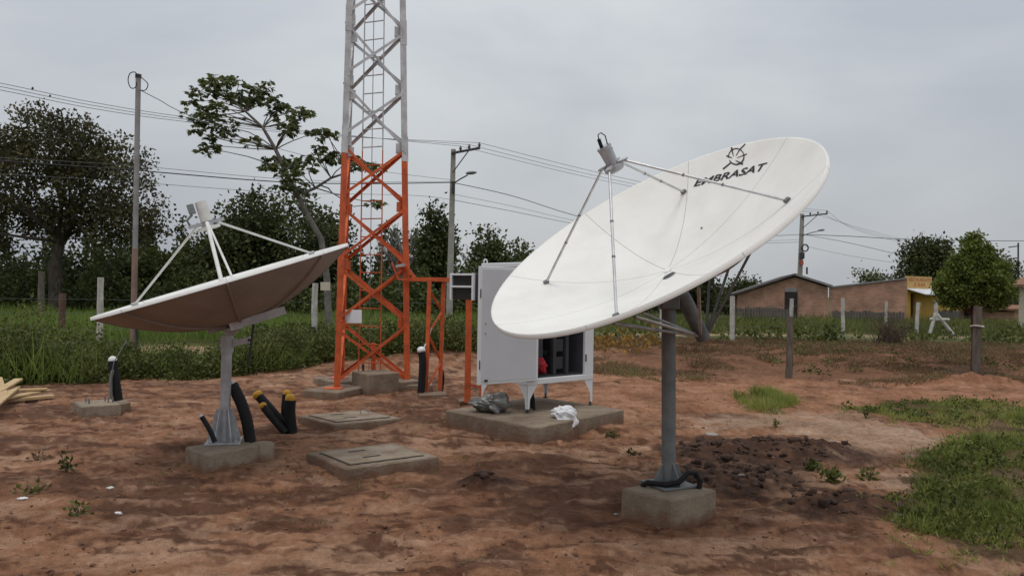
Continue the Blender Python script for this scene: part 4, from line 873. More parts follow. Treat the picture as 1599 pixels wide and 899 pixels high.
# inside
mb = cbox(.03, wR - .03, wL - .05, wL - .02, zb_ + .08, zt_ - .08); mb.build('inner_back', 'inside_grey', cab)
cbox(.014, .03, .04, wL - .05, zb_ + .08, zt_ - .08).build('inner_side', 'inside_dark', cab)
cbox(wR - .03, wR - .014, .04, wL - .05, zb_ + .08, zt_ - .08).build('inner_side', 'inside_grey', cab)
cbox(.03, wR - .03, .04, wL - .05, zb_ + .071, zb_ + .085).build('inner_floor', 'inside_dark', cab)
for u_ in (.17, .52, .74):
    cbox(u_, u_ + .05, .10, .15, zb_ + .09, zt_ - .09).build('rack_rail', 'inside_dark', cab)
for k in range(5):
    cbox(.60, .72, .13, .5, zb_ + .15 + k * .22, zb_ + .30 + k * .22).build('rack_unit', 'inside_dark', cab)
pp = C3(.36, .30, 0); cbox(.30, .395, .298, .30, 1.02, 1.20).build('paper_sheet', 'paper', cab); cbox(.23, .53, .301, .32, zb_ + .1, zt_ - .1).build('rack_panel', 'inside_grey', cab)
# air conditioner on the rear left wall
A3 = lambda px, py, d_: at(px, py, d_)
ac0 = C3(0, wL, 0); a_l = at(705, 450, 9.9); a_r = at(739, 450, 9.72); ah = (a_r - a_l); ah.z = 0; aw = ah.length; ah.normalize(); an = Vector((ah.y, -ah.x, 0)); an = an if an.y < 0 else -an; azt = at(722, 427, 9.8).z; azb = at(722, 468, 9.8).z
bc = (a_l + a_r) / 2; bc.z = (azt + azb) / 2
mb = MB(); mb.box(bc - an * .20, ah * aw / 2, an * .17, Zv * (azt - azb) / 2, .005); acb = mb.build('air_conditioner', 'inside_dark', cab)
for k, (z0_, z1_) in enumerate(((azt - .025, azt), ((azt + azb) / 2 - .012, (azt + azb) / 2 + .012))):
    mb = MB(); mb.box(Vector((bc.x, bc.y, (z0_ + z1_) / 2)), ah * (aw / 2 + .01), an * .022, Zv * (z1_ - z0_) / 2, .003); mb.build('frame_bar', 'cabinet_white', acb)
for s_ in (-1, 1):
    mb = MB(); mb.box(bc + ah * s_ * (aw / 2), ah * .016, an * .021, Zv * ((azt - azb) / 2 + .004), .003); mb.build('frame_bar', 'cabinet_white', acb)
for k in range(14):
    z_ = azb + (azt - azb) * (k + .5) / 14; mb = MB(); mb.box(Vector((bc.x, bc.y, z_)) - an * .012, ah * (aw / 2 - .017), an * .010 + Zv * .004, Zv * .004); mb.build('louvre', 'grille', acb)
mb = MB(); mb.tube([C3(.30, .30, .50), C3(.31, .28, .35), C3(.34, .26, .10)], .022, 8); mb.tube([C3(.22, .2, .50), C3(.24, .15, .3), C3(.24, .13, .12)], .018, 8); tag(mb.build('cable', 'black_plastic'), 'black cables dropping from the cabinet floor to the pad', 'cable')
def crumple(name, label, cat, c, rx, ry, rz, material, amp=.25, seed=1, n=40, m=24, tails=(), oct_=4):
    V_ = []; c = Vector(c)
    for i_ in range(m + 1):
        th = math.pi * i_ / m
        for k in range(n):
            ph = 2 * math.pi * k / n; d_ = np.array([math.sin(th) * math.cos(ph), math.sin(th) * math.sin(ph), math.cos(th)])
            f_ = 1 + amp * (abs(fbm(np.array([d_[0] * 2.4 + d_[2] * 1.3 + seed]), np.array([d_[1] * 2.4 + d_[2] * 1.7]), seed, oct_, .6)[0]) * 4 - .6)
            p = np.array([d_[0] * rx, d_[1] * ry, d_[2] * rz]) * f_
            for (td, tl) in tails:
                al = max(0, float(np.dot(d_, td))) ** 6; p = p + np.array(td) * al * tl
            V_.append((c.x + p[0], c.y + p[1], c.z + max(p[2], -rz * .9 - (.2 if tails else 0))))
    F_ = [(i_ * n + k, (i_ + 1) * n + k, (i_ + 1) * n + (k + 1) % n, i_ * n + (k + 1) % n) for i_ in range(m) for k in range(n)]
    mb = MB(); mb.add(V_, F_, True); o = mb.build(name, material); return tag(o, label, cat)
q = G(881, 652, .17); crumple('plastic_bag', 'crumpled white plastic bag draped over the pad edge below the open door', 'plastic bag', q + Vector((0, -.01, .06)), .14, .10, .075, 'bag_white', .3, 3, oct_=2, tails=(((-.1, -.6, -.8), .10), ((.45, -.5, -.75), .09)))
q = G(765, 646, .17); crumple('plastic_bag', 'crumpled grey see-through plastic bag by the left cabinet leg', 'plastic bag', q + Vector((0, .12, .09)), .21, .13, .10, 'bag_grey', .42, 8, oct_=2, tails=(((.6, 0, .8), .06),))
crumple('red_cloth', 'crumpled red cloth inside the open cabinet', 'cloth', C3(.335, .14, .70), .085, .06, .11, 'red_cloth', .5, 5, 28, 18)
# ------------------------------------------------------------------ utility poles, lamps and wires
def upole(px_top, py_top, px_bot, d, label, arm_to, lampto, py_lamp, w0, w1):
    b_ = GD(px_bot, d); tp = at(px_top, py_top, d); tp.y = b_.y; e_ = empty('utility_pole', b_, label, 'utility pole')
    mb = MB(); q = [(-1, -1), (1, -1), (1, 1), (-1, 1)]; mb.hexa([b_ + Vector((a_ * w0, c_ * w0 * .8, -.3)) for a_, c_ in q], [tp + Vector((a_ * w1, c_ * w1 * .8, 0)) for a_, c_ in q]); mb.build('shaft', 'pole_concrete', e_)
    a0 = tp + Vector((-.1, -w1 - .06, -.25)); a1 = at(arm_to[0], arm_to[1], d); a1.y = a0.y - .02
    mb = MB(); mb.bar(a0, a1, .12, .11, (0, 0, 1)); ca = mb.build('crossarm', 'dark_metal', e_)
    mb = MB(); mb.bar(a0.lerp(a1, .62), tp + Vector((0, -w1 - .06, -1.25)), .05, .05); mb.build('arm_brace', 'dark_metal', e_)
    tops = []
    for f_ in (.32, .62, .97):
        p = a0.lerp(a1, f_); mb = MB(); mb.tube([p + Vector((0, 0, .05)), p + Vector((0, 0, .16)), p + Vector((0, 0, .2)), p + Vector((0, 0, .3))], [.03, .09, .06, .035], 10); mb.build('insulator', 'insulator', ca); tops.append(p + Vector((0, 0, .28)))
    l0 = at(px_top - 1, py_lamp + 16, d); l0.y = b_.y - w1; l1 = at(lampto[0], lampto[1], d); l1.y = b_.y - .4
    mb = MB(); mb.tube([l0, l0.lerp(l1, .5) + Vector((0, 0, .03)), l1], .035, 7); la_ = mb.build('lamp_arm', 'dark_metal', e_)
    dl = (l1 - l0).normalized(); mb = MB(); mb.ball(l1 + dl * .22, .30, .15, .09, 12, 6, 0, (Vector((1, 0, .1)), Vector((0, 1, 0)), Vector((-.1, 0, 1)))); mb.build('lamp_head', 'dull_steel', la_)
    return e_, tops, l0
p1_, ins1, l1_ = upole(708, 233, 702, 40, 'nearer concrete utility pole with crossarm and street lamp, right of the tower', (750, 232), (731, 275), 272, .17, .12)
p2_, ins2, l2_ = upole(1253, 334, 1247, 66, 'farther concrete utility pole with crossarm and street lamp before the brick house', (1291, 334), (1276, 361), 352, .20, .14)
mb = MB(); c_ = at(1257, 387, 65.6); mb.tube([c_ + Vector((math.cos(a_) * .28, 0, math.sin(a_) * .3)) for a_ in np.linspace(0, 2 * math.pi, 18)], .06, 6); mb.build('cable_coil', 'cable', p2_)
mb = MB(); c_ = at(1252, 399, 65.6); mb.box(c_, (.2, 0, 0), (0, .15, 0), (0, 0, .28), .03); mb.build('splice_box', 'dark_metal', p2_)
mb = MB(); c_ = at(1252, 410, 65.6); mb.box(c_, (.12, 0, 0), (0, .12, 0), (0, 0, .2), .03); mb.build('meter_box', 'sign_red', p2_)
mb = MB(); c_ = at(708, 292, 39.8); mb.box(c_, (.08, 0, 0), (0, .1, 0), (0, 0, .3), .02); mb.build('clamp', 'dark_metal', p1_)
def wire(pts, r_, label, mname='cable', group=None):
    P_ = [Vector(p) for p in pts]; f_ = []
    for k in range(len(P_) - 1):
        p0, p1, p2, p3 = P_[max(k - 1, 0)], P_[k], P_[k + 1], P_[min(k + 2, len(P_) - 1)]
        for s_ in range(8):
            t_ = s_ / 8; f_.append(.5 * ((2 * p1) + (p2 - p0) * t_ + (2 * p0 - 5 * p1 + 4 * p2 - p3) * t_ * t_ + (3 * p1 - p0 - 3 * p2 + p3) * t_ ** 3))
    f_.append(P_[-1]); mb = MB(); mb.tube(f_, r_, 5, False); o = mb.build('overhead_wire', mname); return tag(o, label, 'wire', group)
for k, dy in enumerate((0, 6, 12)):
    wire([at(-560, 28 + dy, 19.5), at(-150, 103 + dy, 24), at(0, 130 + dy * .9, 26), at(145, 160 + dy * .8, 28.5), at(290, 183 + dy * .6, 31), at(500, 207 + dy * .35, 35), ins1[k]], .011, ('topmost', 'middle', 'lowest')[k] + ' of three thin upper power lines running left from the nearer pole crossarm', 'wire_grey', 'upper power lines left of the nearer pole')
    a_, b_ = ins1[k], ins2[k]
    wire([a_] + [a_.lerp(b_, t_) - Vector((0, 0, .55 * 4 * t_ * (1 - t_))) for t_ in (.2, .4, .6, .8)] + [b_], .012, ('topmost', 'middle', 'lowest')[k] + ' of three thin upper power lines between the two concrete poles', 'wire_grey', 'upper power lines between the poles')
    wire([ins2[k], at(1330, 352 + k * 2, 72), at(1400, 371 + k * 3, 80), at(1480, 392 + k * 3, 90)], .012, ('topmost', 'middle', 'lowest')[k] + ' of three thin upper power lines running right from the farther pole', 'wire_grey', 'upper power lines right of the farther pole')
m1 = at(706, 285, 39.7); m2 = at(1253, 366, 65.6)
wire([at(-560, 192, 20.5), at(-150, 236, 25), at(0, 251, 27), at(210, 266, 30.5), at(420, 283, 34.5), at(560, 287, 37), m1], .024, 'thick dark cable running left from the nearer pole below the power lines')
wire([at(-560, 188, 20.5), at(-150, 232, 25), at(0, 246, 27), at(210, 259, 30.5), at(420, 278, 34.5), at(560, 284, 37), m1 + Vector((0, 0, .05))], .010, 'thin cable just above the thick one running left from the nearer pole', 'wire_grey')
wire([m1, at(800, 306, 43.5), at(900, 337, 48), at(1000, 358, 53), at(1130, 370, 59), m2], .020, 'thick dark cable sagging between the two concrete poles')
wire([at(-560, 235, 22), at(-150, 262, 26), at(200, 284, 31), at(430, 300, 36), at(640, 305, 39), at(706, 312, 39.7)], .010, 'faint lowest cable running left from the nearer pole', 'wire_grey')
wire([at(706, 312, 39.7), at(800, 330, 43.5), at(900, 350, 48), at(1010, 368, 53), at(1130, 380, 59), at(1252, 378, 65.6)], .014, 'lower dark cable between the two concrete poles under the thick one', 'wire_grey')
wire([at(706, 303, 39.7), at(800, 322, 43.5), at(900, 345, 48), at(1010, 364, 53), at(1130, 377, 59), at(1252, 374, 65.6)], .010, 'thin cable between the thick and lower cables of the two poles', 'wire_grey')
wire([m2, at(1330, 369, 67), at(1430, 374, 69), at(1600, 376, 72), at(1760, 373, 76)], .028, 'thick dark cable running right from the farther pole across the right trees')
wire([m2, at(1320, 378, 62), at(1410, 399, 58)], .018, 'dark service cable dropping from the farther pole towards the shop')
wire([at(1252, 383, 65.6), at(1320, 398, 62), at(1395, 410, 60)], .012, 'lower thin service cable dropping right from the farther pole', 'wire_grey')
def spl(pts):
    P_ = [Vector(p) for p in pts]; f_ = []
    for k in range(len(P_) - 1):
        p0, p1, p2, p3 = P_[max(k - 1, 0)], P_[k], P_[k + 1], P_[min(k + 2, len(P_) - 1)]
        for s_ in range(6):
            t_ = s_ / 6; f_.append(.5 * ((2 * p1) + (p2 - p0) * t_ + (2 * p0 - 5 * p1 + 4 * p2 - p3) * t_ * t_ + (3 * p1 - p0 - 3 * p2 + p3) * t_ ** 3))
    return f_ + [P_[-1]]
# tall galvanised pole at the left
b_ = GD(209, 16.4); b_.z = TZ(b_.x, b_.y); e = empty('service_pole', b_, 'tall thin grey steel pole with pinkish lower half at the left, cable coil on top', 'pole')
pa, pb, pc = b_ - Vector((0, 0, .2)), at(211, 388, 16.4), at(216, 120, 16.4)
MB().tube([pa, pb], .062, 14).build('lower_tube', 'rusty_pole', e); MB().tube([pb - Vector((0, 0, .05)), pc], .055, 14).build('upper_tube', 'grey_pole', e); MB().tube([pc - Vector((0, 0, .03)), pc + Vector((0, 0, .05))], .064, 12).build('top_cap', 'dark_metal', e)
mb = MB(); mb.tube(spl([pc + Vector((0, -.05, 0)), at(211, 113, 16.3), at(203, 115, 16.3), at(200, 126, 16.3), at(204, 137, 16.3), at(211, 137, 16.3), at(214, 128, 16.3)]), .011, 6); mb.build('cable_loop', 'cable', e)
mb = MB(); mb.tube(spl([pc + Vector((0, -.05, .03)), at(224, 124, 16.3), at(231, 132, 16.3), at(227, 141, 16.3), at(219, 141, 16.3)]), .010, 6); mb.build('cable_loop', 'cable', e)
wire([at(219, 141, 16.4), at(250, 157, 18), at(290, 178, 20), at(400, 222, 25), at(560, 262, 33), at(704, 281, 39.6)], .009, 'thin service cable from the top of the tall left pole to the nearer utility pole', 'wire_grey')
mb = MB(); mb.tube([at(213, 500, 16.3), at(214, 540, 16.3), at(211, 568, 16.3)], .03, 8); mb.build('ground_cable', 'cable', e)
b_ = GD(1590, 70); e = empty('antenna_mast', b_, 'thin distant mast with short arms at the right edge', 'mast'); MB().tube([b_, at(1590, 379, 70)], .07, 8).build('mast_tube', 'dark_metal', e); MB().bar(at(1575, 386, 70), at(1591, 384, 70), .09, .09).build('arm', 'dark_metal', e)

# ------------------------------------------------------------------ fence posts
def post(px, top, bot, d, label, mname, w=.12, lean=0.0, px2=None):
    b_ = GD(px, d); b_.z = TZ(b_.x, b_.y) - .15; tp = at(px2 if px2 else px, top, d); mb = MB(); n_ = 7; pts = [b_.lerp(tp, k / 5) + Vector((random.uniform(-.01, .01), random.uniform(-.01, .01), 0)) for k in range(6)]
    if mname == 'post_white': mb.tube(pts, [w * .52 * random.uniform(.95, 1.05) for _ in pts], 4, smooth=False)
    else: mb.tube(pts, [w * .5 * random.uniform(.9, 1.1) for _ in pts], 9)
    o = mb.build('fence_post', mname); return tag(o, label, 'fence post', 'fence posts'), tp
post(157, 433, 545, 19.0, 'pale weathered fence post left of the tall pole, beside the left dish tip', 'post_white', .16)
post(98, 458, 510, 24, 'brown fence post in front of the shade tree trunk', 'post_brown', .2)
post(65, 424, 480, 36, 'grey fence post left of the shade tree trunk', 'post_wood', .28)
post(492, 442, 540, 20.5, 'pale fence post just left of the orange tower', 'post_white', .16)
post(1144, 462, 532, 26, 'white fence post in front of the left end of the brick house', 'post_white', .17)
post(1034, 475, 532, 25, 'white fence post partly hidden behind the large dish mast', 'post_white', .15)
post(1236, 466, 530, 28, 'white fence post right behind the dark wooden post', 'post_white', .14)
post(1318, 465, 517, 31, 'white fence post before the middle of the brick wall', 'post_white', .15, px2=1316)
post(1384, 470, 510, 38, 'thin white fence post among the dry twigs before the shop', 'post_white', .14)
post(1431, 472, 520, 30, 'leaning white fence post before the shop door', 'post_white', .16, px2=1434)
post(1233, 494, 587, 15.2, 'short dark wooden post standing alone on the red bank', 'post_wood', .13, px2=1234)
o, tp = post(1525, 478, 590, 16.0, 'stout grey wooden post that the slim young tree is tied to', 'post_wood', .165, px2=1527)
mb = MB(); c_ = at(1526, 509, 16.0); mb.tube([c_ + Vector((math.cos(a_) * .115, math.sin(a_) * .115, .01 * math.sin(2 * a_))) for a_ in np.linspace(0, 2 * math.pi, 16)], .02, 6); tag(mb.build('tie_band', 'post_white'), 'pale tie band round the stout grey post of the young tree', 'band')
e = empty('post_brace', GD(1466, 30), 'white splayed corner post brace right of the shop door', 'fence brace', 'fence posts')
for (a_, b__) in (((1461, 488), (1451, 524)), ((1462, 490), (1488, 522)), ((1461, 470), (1462, 500))): MB().tube([at(*a_, 30), at(*b__, 30)], .075, 5).build('timber', 'post_white', e)
MB().tube([at(1452, 498, 30), at(1482, 499, 30)], .06, 5).build('timber', 'post_white', e)
for z_, wn_ in ((.5, 'lowest'), (.9, 'middle'), (1.25, 'topmost')):
    wire([Vector((*at(980, 455, 25).xy, z_)), Vector((*at(1144, 455, 26).xy, z_)), Vector((*at(1236, 455, 28).xy, z_)), Vector((*at(1318, 455, 31).xy, z_)), Vector((*at(1431, 455, 30).xy, z_)), Vector((*at(1466, 455, 30).xy, z_)), Vector((*at(1700, 455, 31).xy, z_))], .004, wn_ + ' thin fence wire strung between the white posts at the right', 'wire_grey', 'fence wires right').name = 'fence_wire'
    wire([Vector((*at(-420, 455, 17.5).xy, z_)), Vector((*at(157, 455, 19).xy, z_)), Vector((*at(492, 455, 20.5).xy, z_)), Vector((*at(760, 455, 21.5).xy, z_))], .004, wn_ + ' thin fence wire strung between the pale posts at the left', 'wire_grey', 'fence wires left').name = 'fence_wire'
b_ = at(508, 447, 22); mb = MB(); mb.box(b_, RT * .14, FW * .012, UP * .12, .004); tag(mb.build('sign_board', 'cream_wall'), 'small blank cream board nailed beside the trunk left of the tower', 'board')

# ------------------------------------------------------------------ houses
def quadwall(P_, th, back): return P_
hd = 56.0
def hp(px, py, d=None): return at(px, py, d or hd)
def solid(front, depthv, name, mname, parent): # front polygon extruded along depthv
    n_ = len(front); mb = MB(); mb.add(list(front) + [Vector(p) + depthv for p in front], [tuple(range(n_))[::-1], tuple(range(n_, 2 * n_))] + [(k, (k + 1) % n_, n_ + (k + 1) % n_, n_ + k) for k in range(n_)]); return mb.build(name, mname, parent)
dA, dB, dC = 58.0, 54.5, 51.0     # left gable corner, valley, shop corner
A0, A1 = GD(1152, dA), GD(1293, dB); A0.z = A1.z = -.3
zA, zP, zB = at(1150, 459, dA).z, at(1243, 430, (dA + dB) / 2).z, at(1293, 448, dB).z
pk = A0.lerp(A1, .645)
h1 = empty('brick_house', A0.lerp(A1, .5), 'long brick house with a low gable and grey roof behind the farther pole', 'house')
dep = Vector((2.2, 9, 0))
solid([A0, A1, Vector((A1.x, A1.y, zB - .05)), Vector((pk.x, pk.y, zP - .12)), Vector((A0.x, A0.y, zA - .05))], dep, 'wall', 'brick', h1)
ov = -dep.normalized() * .35; out_ = (A1 - A0).normalized()
rl = MB(); e0 = Vector((A0.x, A0.y, zA)) - out_ * .4 + ov - Vector((0, 0, .12)); e1 = Vector((pk.x, pk.y, zP)) + ov; e2 = Vector((A1.x, A1.y, zB)) + out_ * .25 + ov; th = Vector((0, 0, .14)); dp = dep * 1.12
rl.hexa([e0, e1, e1 + dp, e0 + dp], [e0 + th, e1 + th, e1 + dp + th, e0 + dp + th]); r1_ = rl.build('roof_slope', 'roof_tile', h1)
rl = MB(); rl.hexa([e1 + Vector((.01, 0, 0)), e2, e2 + dp, e1 + dp + Vector((.01, 0, 0))], [e1 + th + Vector((.01, 0, 0)), e2 + th, e2 + dp + th, e1 + dp + th + Vector((.01, 0, 0))]); r2_ = rl.build('roof_slope', 'roof_tile', h1)
mb = MB(); mb.bar(e1 + ov * .1 + th * .4, e2 + ov * .1 + th * .4, .05, .15, (0, 0, 1)); mb.build('barge_board', 'plaster_grey', h1)
mb = MB(); c_ = A0.lerp(A1, .60); c_ = c_ + ov * .16; q0 = at(1229, 460, 56.2); mb.box(Vector((c_.x, c_.y, q0.z)), out_ * .42, ov.normalized() * .05, Vector((0, 0, .5)), .01); mb.build('plaster_patch', 'plaster_grey', h1)
mb = MB(); c2 = A0.lerp(A1, .605) + ov * .2; mb.box(Vector((c2.x, c2.y, .95)), out_ * .45, ov.normalized() * .05, Vector((0, 0, 1.0)), .01); mb.build('door', 'dark_door', h1)
mb = MB(); mb.tube([at(1260, 428, 60), at(1260, 417, 60)], .07, 6); mb.build('roof_pipe', 'dark_metal', h1)
B1 = GD(1416, dC); B1.z = -.3; zC = at(1415, 436, dC).z; A1s = A1 + (B1 - A1).normalized() * .06
h2 = empty('shop', A1s.lerp(B1, .5), 'brick shop with yellow front, sign and white awning right of the brick house', 'shop')
wd = (B1 - A1s).normalized(); bkv = Vector((-wd.y, wd.x, 0)); bkv = bkv if bkv.y > 0 else -bkv
solid([A1s, B1, Vector((B1.x, B1.y, zC)), Vector((A1s.x, A1s.y, zB - .1))], bkv * .25, 'wall', 'brick', h2)
mb = MB(); mb.bar(Vector((A1s.x, A1s.y, zB - .03)) - bkv * .05 + bkv * .15, Vector((B1.x, B1.y, zC + .07)) + bkv * .1, .40, .10, (0, 0, 1)); mb.build('coping', 'plaster_grey', h2)
E1 = GD(1416, dC) + wd * .02; fr2 = GD(1500, 54.5); fdv = (fr2 - E1); fdv.z = 0; flen = fdv.length; fdv.normalize(); fnv = Vector((fdv.y, -fdv.x, 0)); fnv = fnv if fnv.y < 0 else -fnv
zs1 = at(1418, 431, dC).z; zs0 = at(1418, 451, dC).z; Fp = lambda u_, o_, z: E1 + fdv * u_ + fnv * o_ + Vector((0, 0, z))
sw_ = flen * .44
def fbox(u0_, u1_, o0_, o1_, z0_, z1_, nm, mm, par): mb = MB(); mb.box(Fp((u0_ + u1_) / 2, (o0_ + o1_) / 2, (z0_ + z1_) / 2), fdv * (u1_ - u0_) / 2, fnv * abs(o1_ - o0_) / 2, Vector((0, 0, (z1_ - z0_) / 2)), .01); return mb.build(nm, mm, par)
fbox(0, .45, -.2, 0, -.3, zs0, 'front_wall', 'yellow_wall', h2); fbox(1.05, flen, -.2, 0, -.3, zs0 - .02, 'front_wall', 'yellow_wall', h2); fbox(.452, 1.048, -.2, -.02, 1.95, zs0 - .01, 'front_wall', 'yellow_wall', h2)
fbox(.455, 1.045, -.28, -.24, -.3, 1.95, 'door', 'dark_door', h2)
sg = fbox(0, sw_, -.18, .02, zs0, zs1, 'sign', 'sign_yellow', h2)
for (body, u0_, u1_, f0, f1) in (('RESTAURANTE', .06, .95, .60, .88), ('E BAR', .28, .74, .22, .50)):
    tv_, tf_ = textmesh(body, .01); mb = MB(); mb.add([Fp(sw_ * (u0_ + (u1_ - u0_) * a_), .024, zs0 + (zs1 - zs0) * (f0 + (f1 - f0) * c_)) for a_, c_, _ in tv_], tf_); mb.build('lettering', 'sign_red', sg)
mb = MB(); a0, a1 = Fp(-.05, .03, zs0 - .02), Fp(sw_ + .4, .03, zs0 - .02); b0, b1 = Fp(-.05 + .5, 1.0, zs0 - .38), Fp(sw_ + .9, 1.0, zs0 - .38); t_ = Vector((0, 0, .06)); mb.hexa([b0, b1, a1, a0], [b0 + t_, b1 + t_, a1 + t_, a0 + t_]); mb.build('awning', 'awning', h2)
solid([Fp(.1, -.25, -.3), Fp(flen, -.25, -.3), Fp(flen, -.25, zs0 - .1), Fp(.1, -.25, zs0 - .1)], -fnv * 5, 'rear_wall', 'brick', h2)
def simplehouse(name, label, px0, d0, px1, d1, pytop, wall, roof, depth, cat='house', ridge=1.0, win=()):
    a, b_ = GD(px0, d0), GD(px1, d1); a.z = b_.z = -.3; ztop = at(px0, pytop, d0).z; e_ = empty(name, (a + b_) / 2, label, cat); u_ = (b_ - a).normalized(); bk = Vector((-u_.y, u_.x, 0)); bk = bk if bk.y > 0 else -bk
    solid([a, b_, Vector((b_.x, b_.y, ztop)), Vector((a.x, a.y, ztop))], bk * depth, 'wall', wall, e_)
    A_, B_ = Vector((a.x, a.y, ztop)) - u_ * .3 - bk * .4, Vector((b_.x, b_.y, ztop)) + u_ * .3 - bk * .4; rz = Vector((0, 0, ridge)); t_ = Vector((0, 0, .12)); mid = bk * (depth / 2 + .4)
    for (p, q, s_) in ((A_, B_, 1), (A_ + bk * (depth + .8), B_ + bk * (depth + .8), -1)):
        mb = MB(); z1 = Vector((0, 0, .002 * s_)); mb.hexa([p, q, q + mid * s_ + rz + z1, p + mid * s_ + rz + z1], [p + t_, q + t_, q + mid * s_ + rz + t_ + z1, p + mid * s_ + rz + t_ + z1]); mb.build('roof_slope', roof, e_)
    for (f_, z_, w_, hh, mm) in win:
        c_ = a.lerp(b_, f_) - bk * .01; mb = MB(); mb.box(Vector((c_.x, c_.y, z_)), u_ * w_, bk * .03, Vector((0, 0, hh)), .01); wn = mb.build('window' if hh < .9 else 'door', mm, e_)
    return e_
simplehouse('small_house', 'reddish brick house half hidden behind the slim young tree', 1492, 64, 1584, 60, 482, 'brick', 'roof_clay', 6, win=((.25, 1.0, .4, 1.0, 'dark_door'), (.8, 1.1, .4, .45, 'dark_door')), ridge=.3)
simplehouse('small_house', 'cream-walled house with clay roof cut by the right edge', 1591, 38, 1760, 34, 448, 'cream_wall', 'roof_clay', 6, ridge=1.0)
simplehouse('small_house', 'brown distant house at the left edge behind the grass', -60, 66, 22, 66, 446, 'brick', 'roof_clay', 6, ridge=.5)
def boards(name, label, px0, d0, px1, d1, top, mname='old_board'):
    a, b_ = GD(px0, d0), GD(px1, d1); ln = (b_ - a).length; u_ = (b_ - a).normalized(); nn = int(ln / .17); ht = at((px0 + px1) / 2, top, (d0 + d1) / 2).z; e_ = empty(name, (a + b_) / 2, label, 'fence'); mb = MB()
    for k in range(nn):
        p = a + u_ * (k + .5) * ln / nn; hh = ht * random.uniform(.9, 1.06); mb.box(Vector((p.x, p.y, hh / 2 - .1)), u_ * (ln / nn * .44), Vector((-u_.y, u_.x, 0)) * .012, Vector((random.uniform(-.01, .01), 0, hh / 2 + .1)))
    o = mb.build('boards', mname, e_); o['kind'] = 'stuff'
    for z_ in (.3, ht * .75): MB().bar(a + Vector((0, .04, z_)), b_ + Vector((0, .04, z_)), .05, .07, (0, 0, 1)).build('rail', mname, e_)
boards('board_fence', 'grey vertical board fence before the left half of the brick house', 1150, 50, 1232, 49, 480)
boards('board_fence', 'dark board fence right of the shop behind the post brace', 1462, 48, 1500, 50, 484)
boards('board_fence', 'low grey board fence before the brick shop wall', 1300, 49.5, 1413, 47.5, 486)
boards('board_fence', 'small brown board fence at the far left behind the grass', 0, 60, 45, 60, 455)

# ------------------------------------------------------------------ timber pile at the left
def plank(p0, p1, w, t_, label):
    a, b_ = Vector(p0), Vector(p1); mb = MB(); d_ = (b_ - a).normalized(); x_ = d_.cross(Vector((0, 0, 1))).normalized(); y_ = x_.cross(d_); mb.box((a + b_) / 2, x_ * w / 2, y_ * t_ / 2, d_ * (b_ - a).length / 2, .004); tag(mb.build('plank', 'raw_wood'), label, 'plank', 'sawn planks by the weeds')
def g2(px, py, z): return G(px, py, z)
plank(g2(-30, 628, .04), g2(84, 618, .05), .12, .04, 'lowest pale sawn plank pointing right in the left pile')
plank(g2(5, 622, .09), g2(75, 609, .09), .12, .03, 'pale sawn plank lying second from the bottom of the left pile')
plank(g2(-20, 611, .13), g2(74, 607, .13), .10, .03, 'pale sawn plank lying flat at the back of the left pile')
plank(g2(-14, 617, .16), g2(29, 592, .24), .11, .03, 'pale plank tilted up to the right in the left pile')
plank(g2(-4, 590, .20), g2(4, 618, .16), .12, .03, 'short pale plank standing tilted at the left frame edge')
plank(g2(-12, 632, .16), g2(22, 604, .15), .16, .03, 'wide pale board lying across the left pile')
# ------------------------------------------------------------------ grass, weeds, clods and litter
def px2w(px, d): return (px - 799.5) / FPX * d
def tvec(x_, y_): return terrain(np.asarray(x_, float), np.asarray(y_, float))
def blades(name, label, x_, y_, h0, h1, wd, lmat, lean=.45, cat='grass', per=1, spread=.0, tn=1.2):
    x_ = np.repeat(x_, per); y_ = np.repeat(y_, per); nn = len(x_)
    x_ = x_ + RNG.normal(size=nn) * spread; y_ = y_ + RNG.normal(size=nn) * spread
    pat = fbm(x_ * tn, y_ * tn, 91, 3); hh = (h0 + (h1 - h0) * RNG.random(nn)) * np.clip(1 + 1.6 * pat, .35, 1.9)
    P_ = np.stack([x_, y_, tvec(x_, y_) - .01], 1); D_ = RNG.normal(size=(nn, 3)) * lean; D_[:, 2] = 1
    w_ = np.broadcast_to(np.asarray(wd, float), x_.shape) if np.ndim(wd) == 0 else np.repeat(wd, per)
    ti = np.clip(.45 + 1.3 * fbm(x_ * tn * .7, y_ * tn * .7, 95, 3) + .5 * (RNG.random(nn) - .5), 0, 1)
    V_, F_, T_ = leafgeo(P_, D_, hh, w_, ti); o = npmesh(name, V_, F_, lmat, None, T_); return tag(o, label, cat, kind='stuff')
def dome(cx_, cy_, rad, hh, per, leaf, up=.3):
    """leafy low plants: returns leaf base points and directions"""
    m = len(cx_); cnt = np.maximum(6, (per * (rad / rad.mean()) ** 2).astype(int)); idx = np.repeat(np.arange(m), cnt); nn = len(idx)
    d_ = rdirs(nn); d_[:, 2] = np.abs(d_[:, 2]); q = RNG.random(nn) ** .45
    zb = tvec(cx_, cy_); P_ = np.stack([cx_[idx] + d_[:, 0] * q * rad[idx], cy_[idx] + d_[:, 1] * q * rad[idx], zb[idx] + d_[:, 2] * q * hh[idx]], 1)
    D_ = d_ * .6 + rdirs(nn, up) * .8; ct = RNG.random(m); return P_, D_, np.clip(.6 * ct[idx] + .4 * RNG.random(nn), 0, 1), leaf * (.6 + .8 * RNG.random(nn))
def weeds(name, label, cx_, cy_, rad, hh, per, leaf, lmat, asp=.33, cat='weeds', kind='stuff'):
    P_, D_, ti, Ln = dome(cx_, cy_, rad, hh, per, leaf); V_, F_, T_ = leafgeo(P_, D_, Ln, Ln * asp, ti); o = npmesh(name, V_, F_, lmat, None, T_); return tag(o, label, cat, kind=kind)
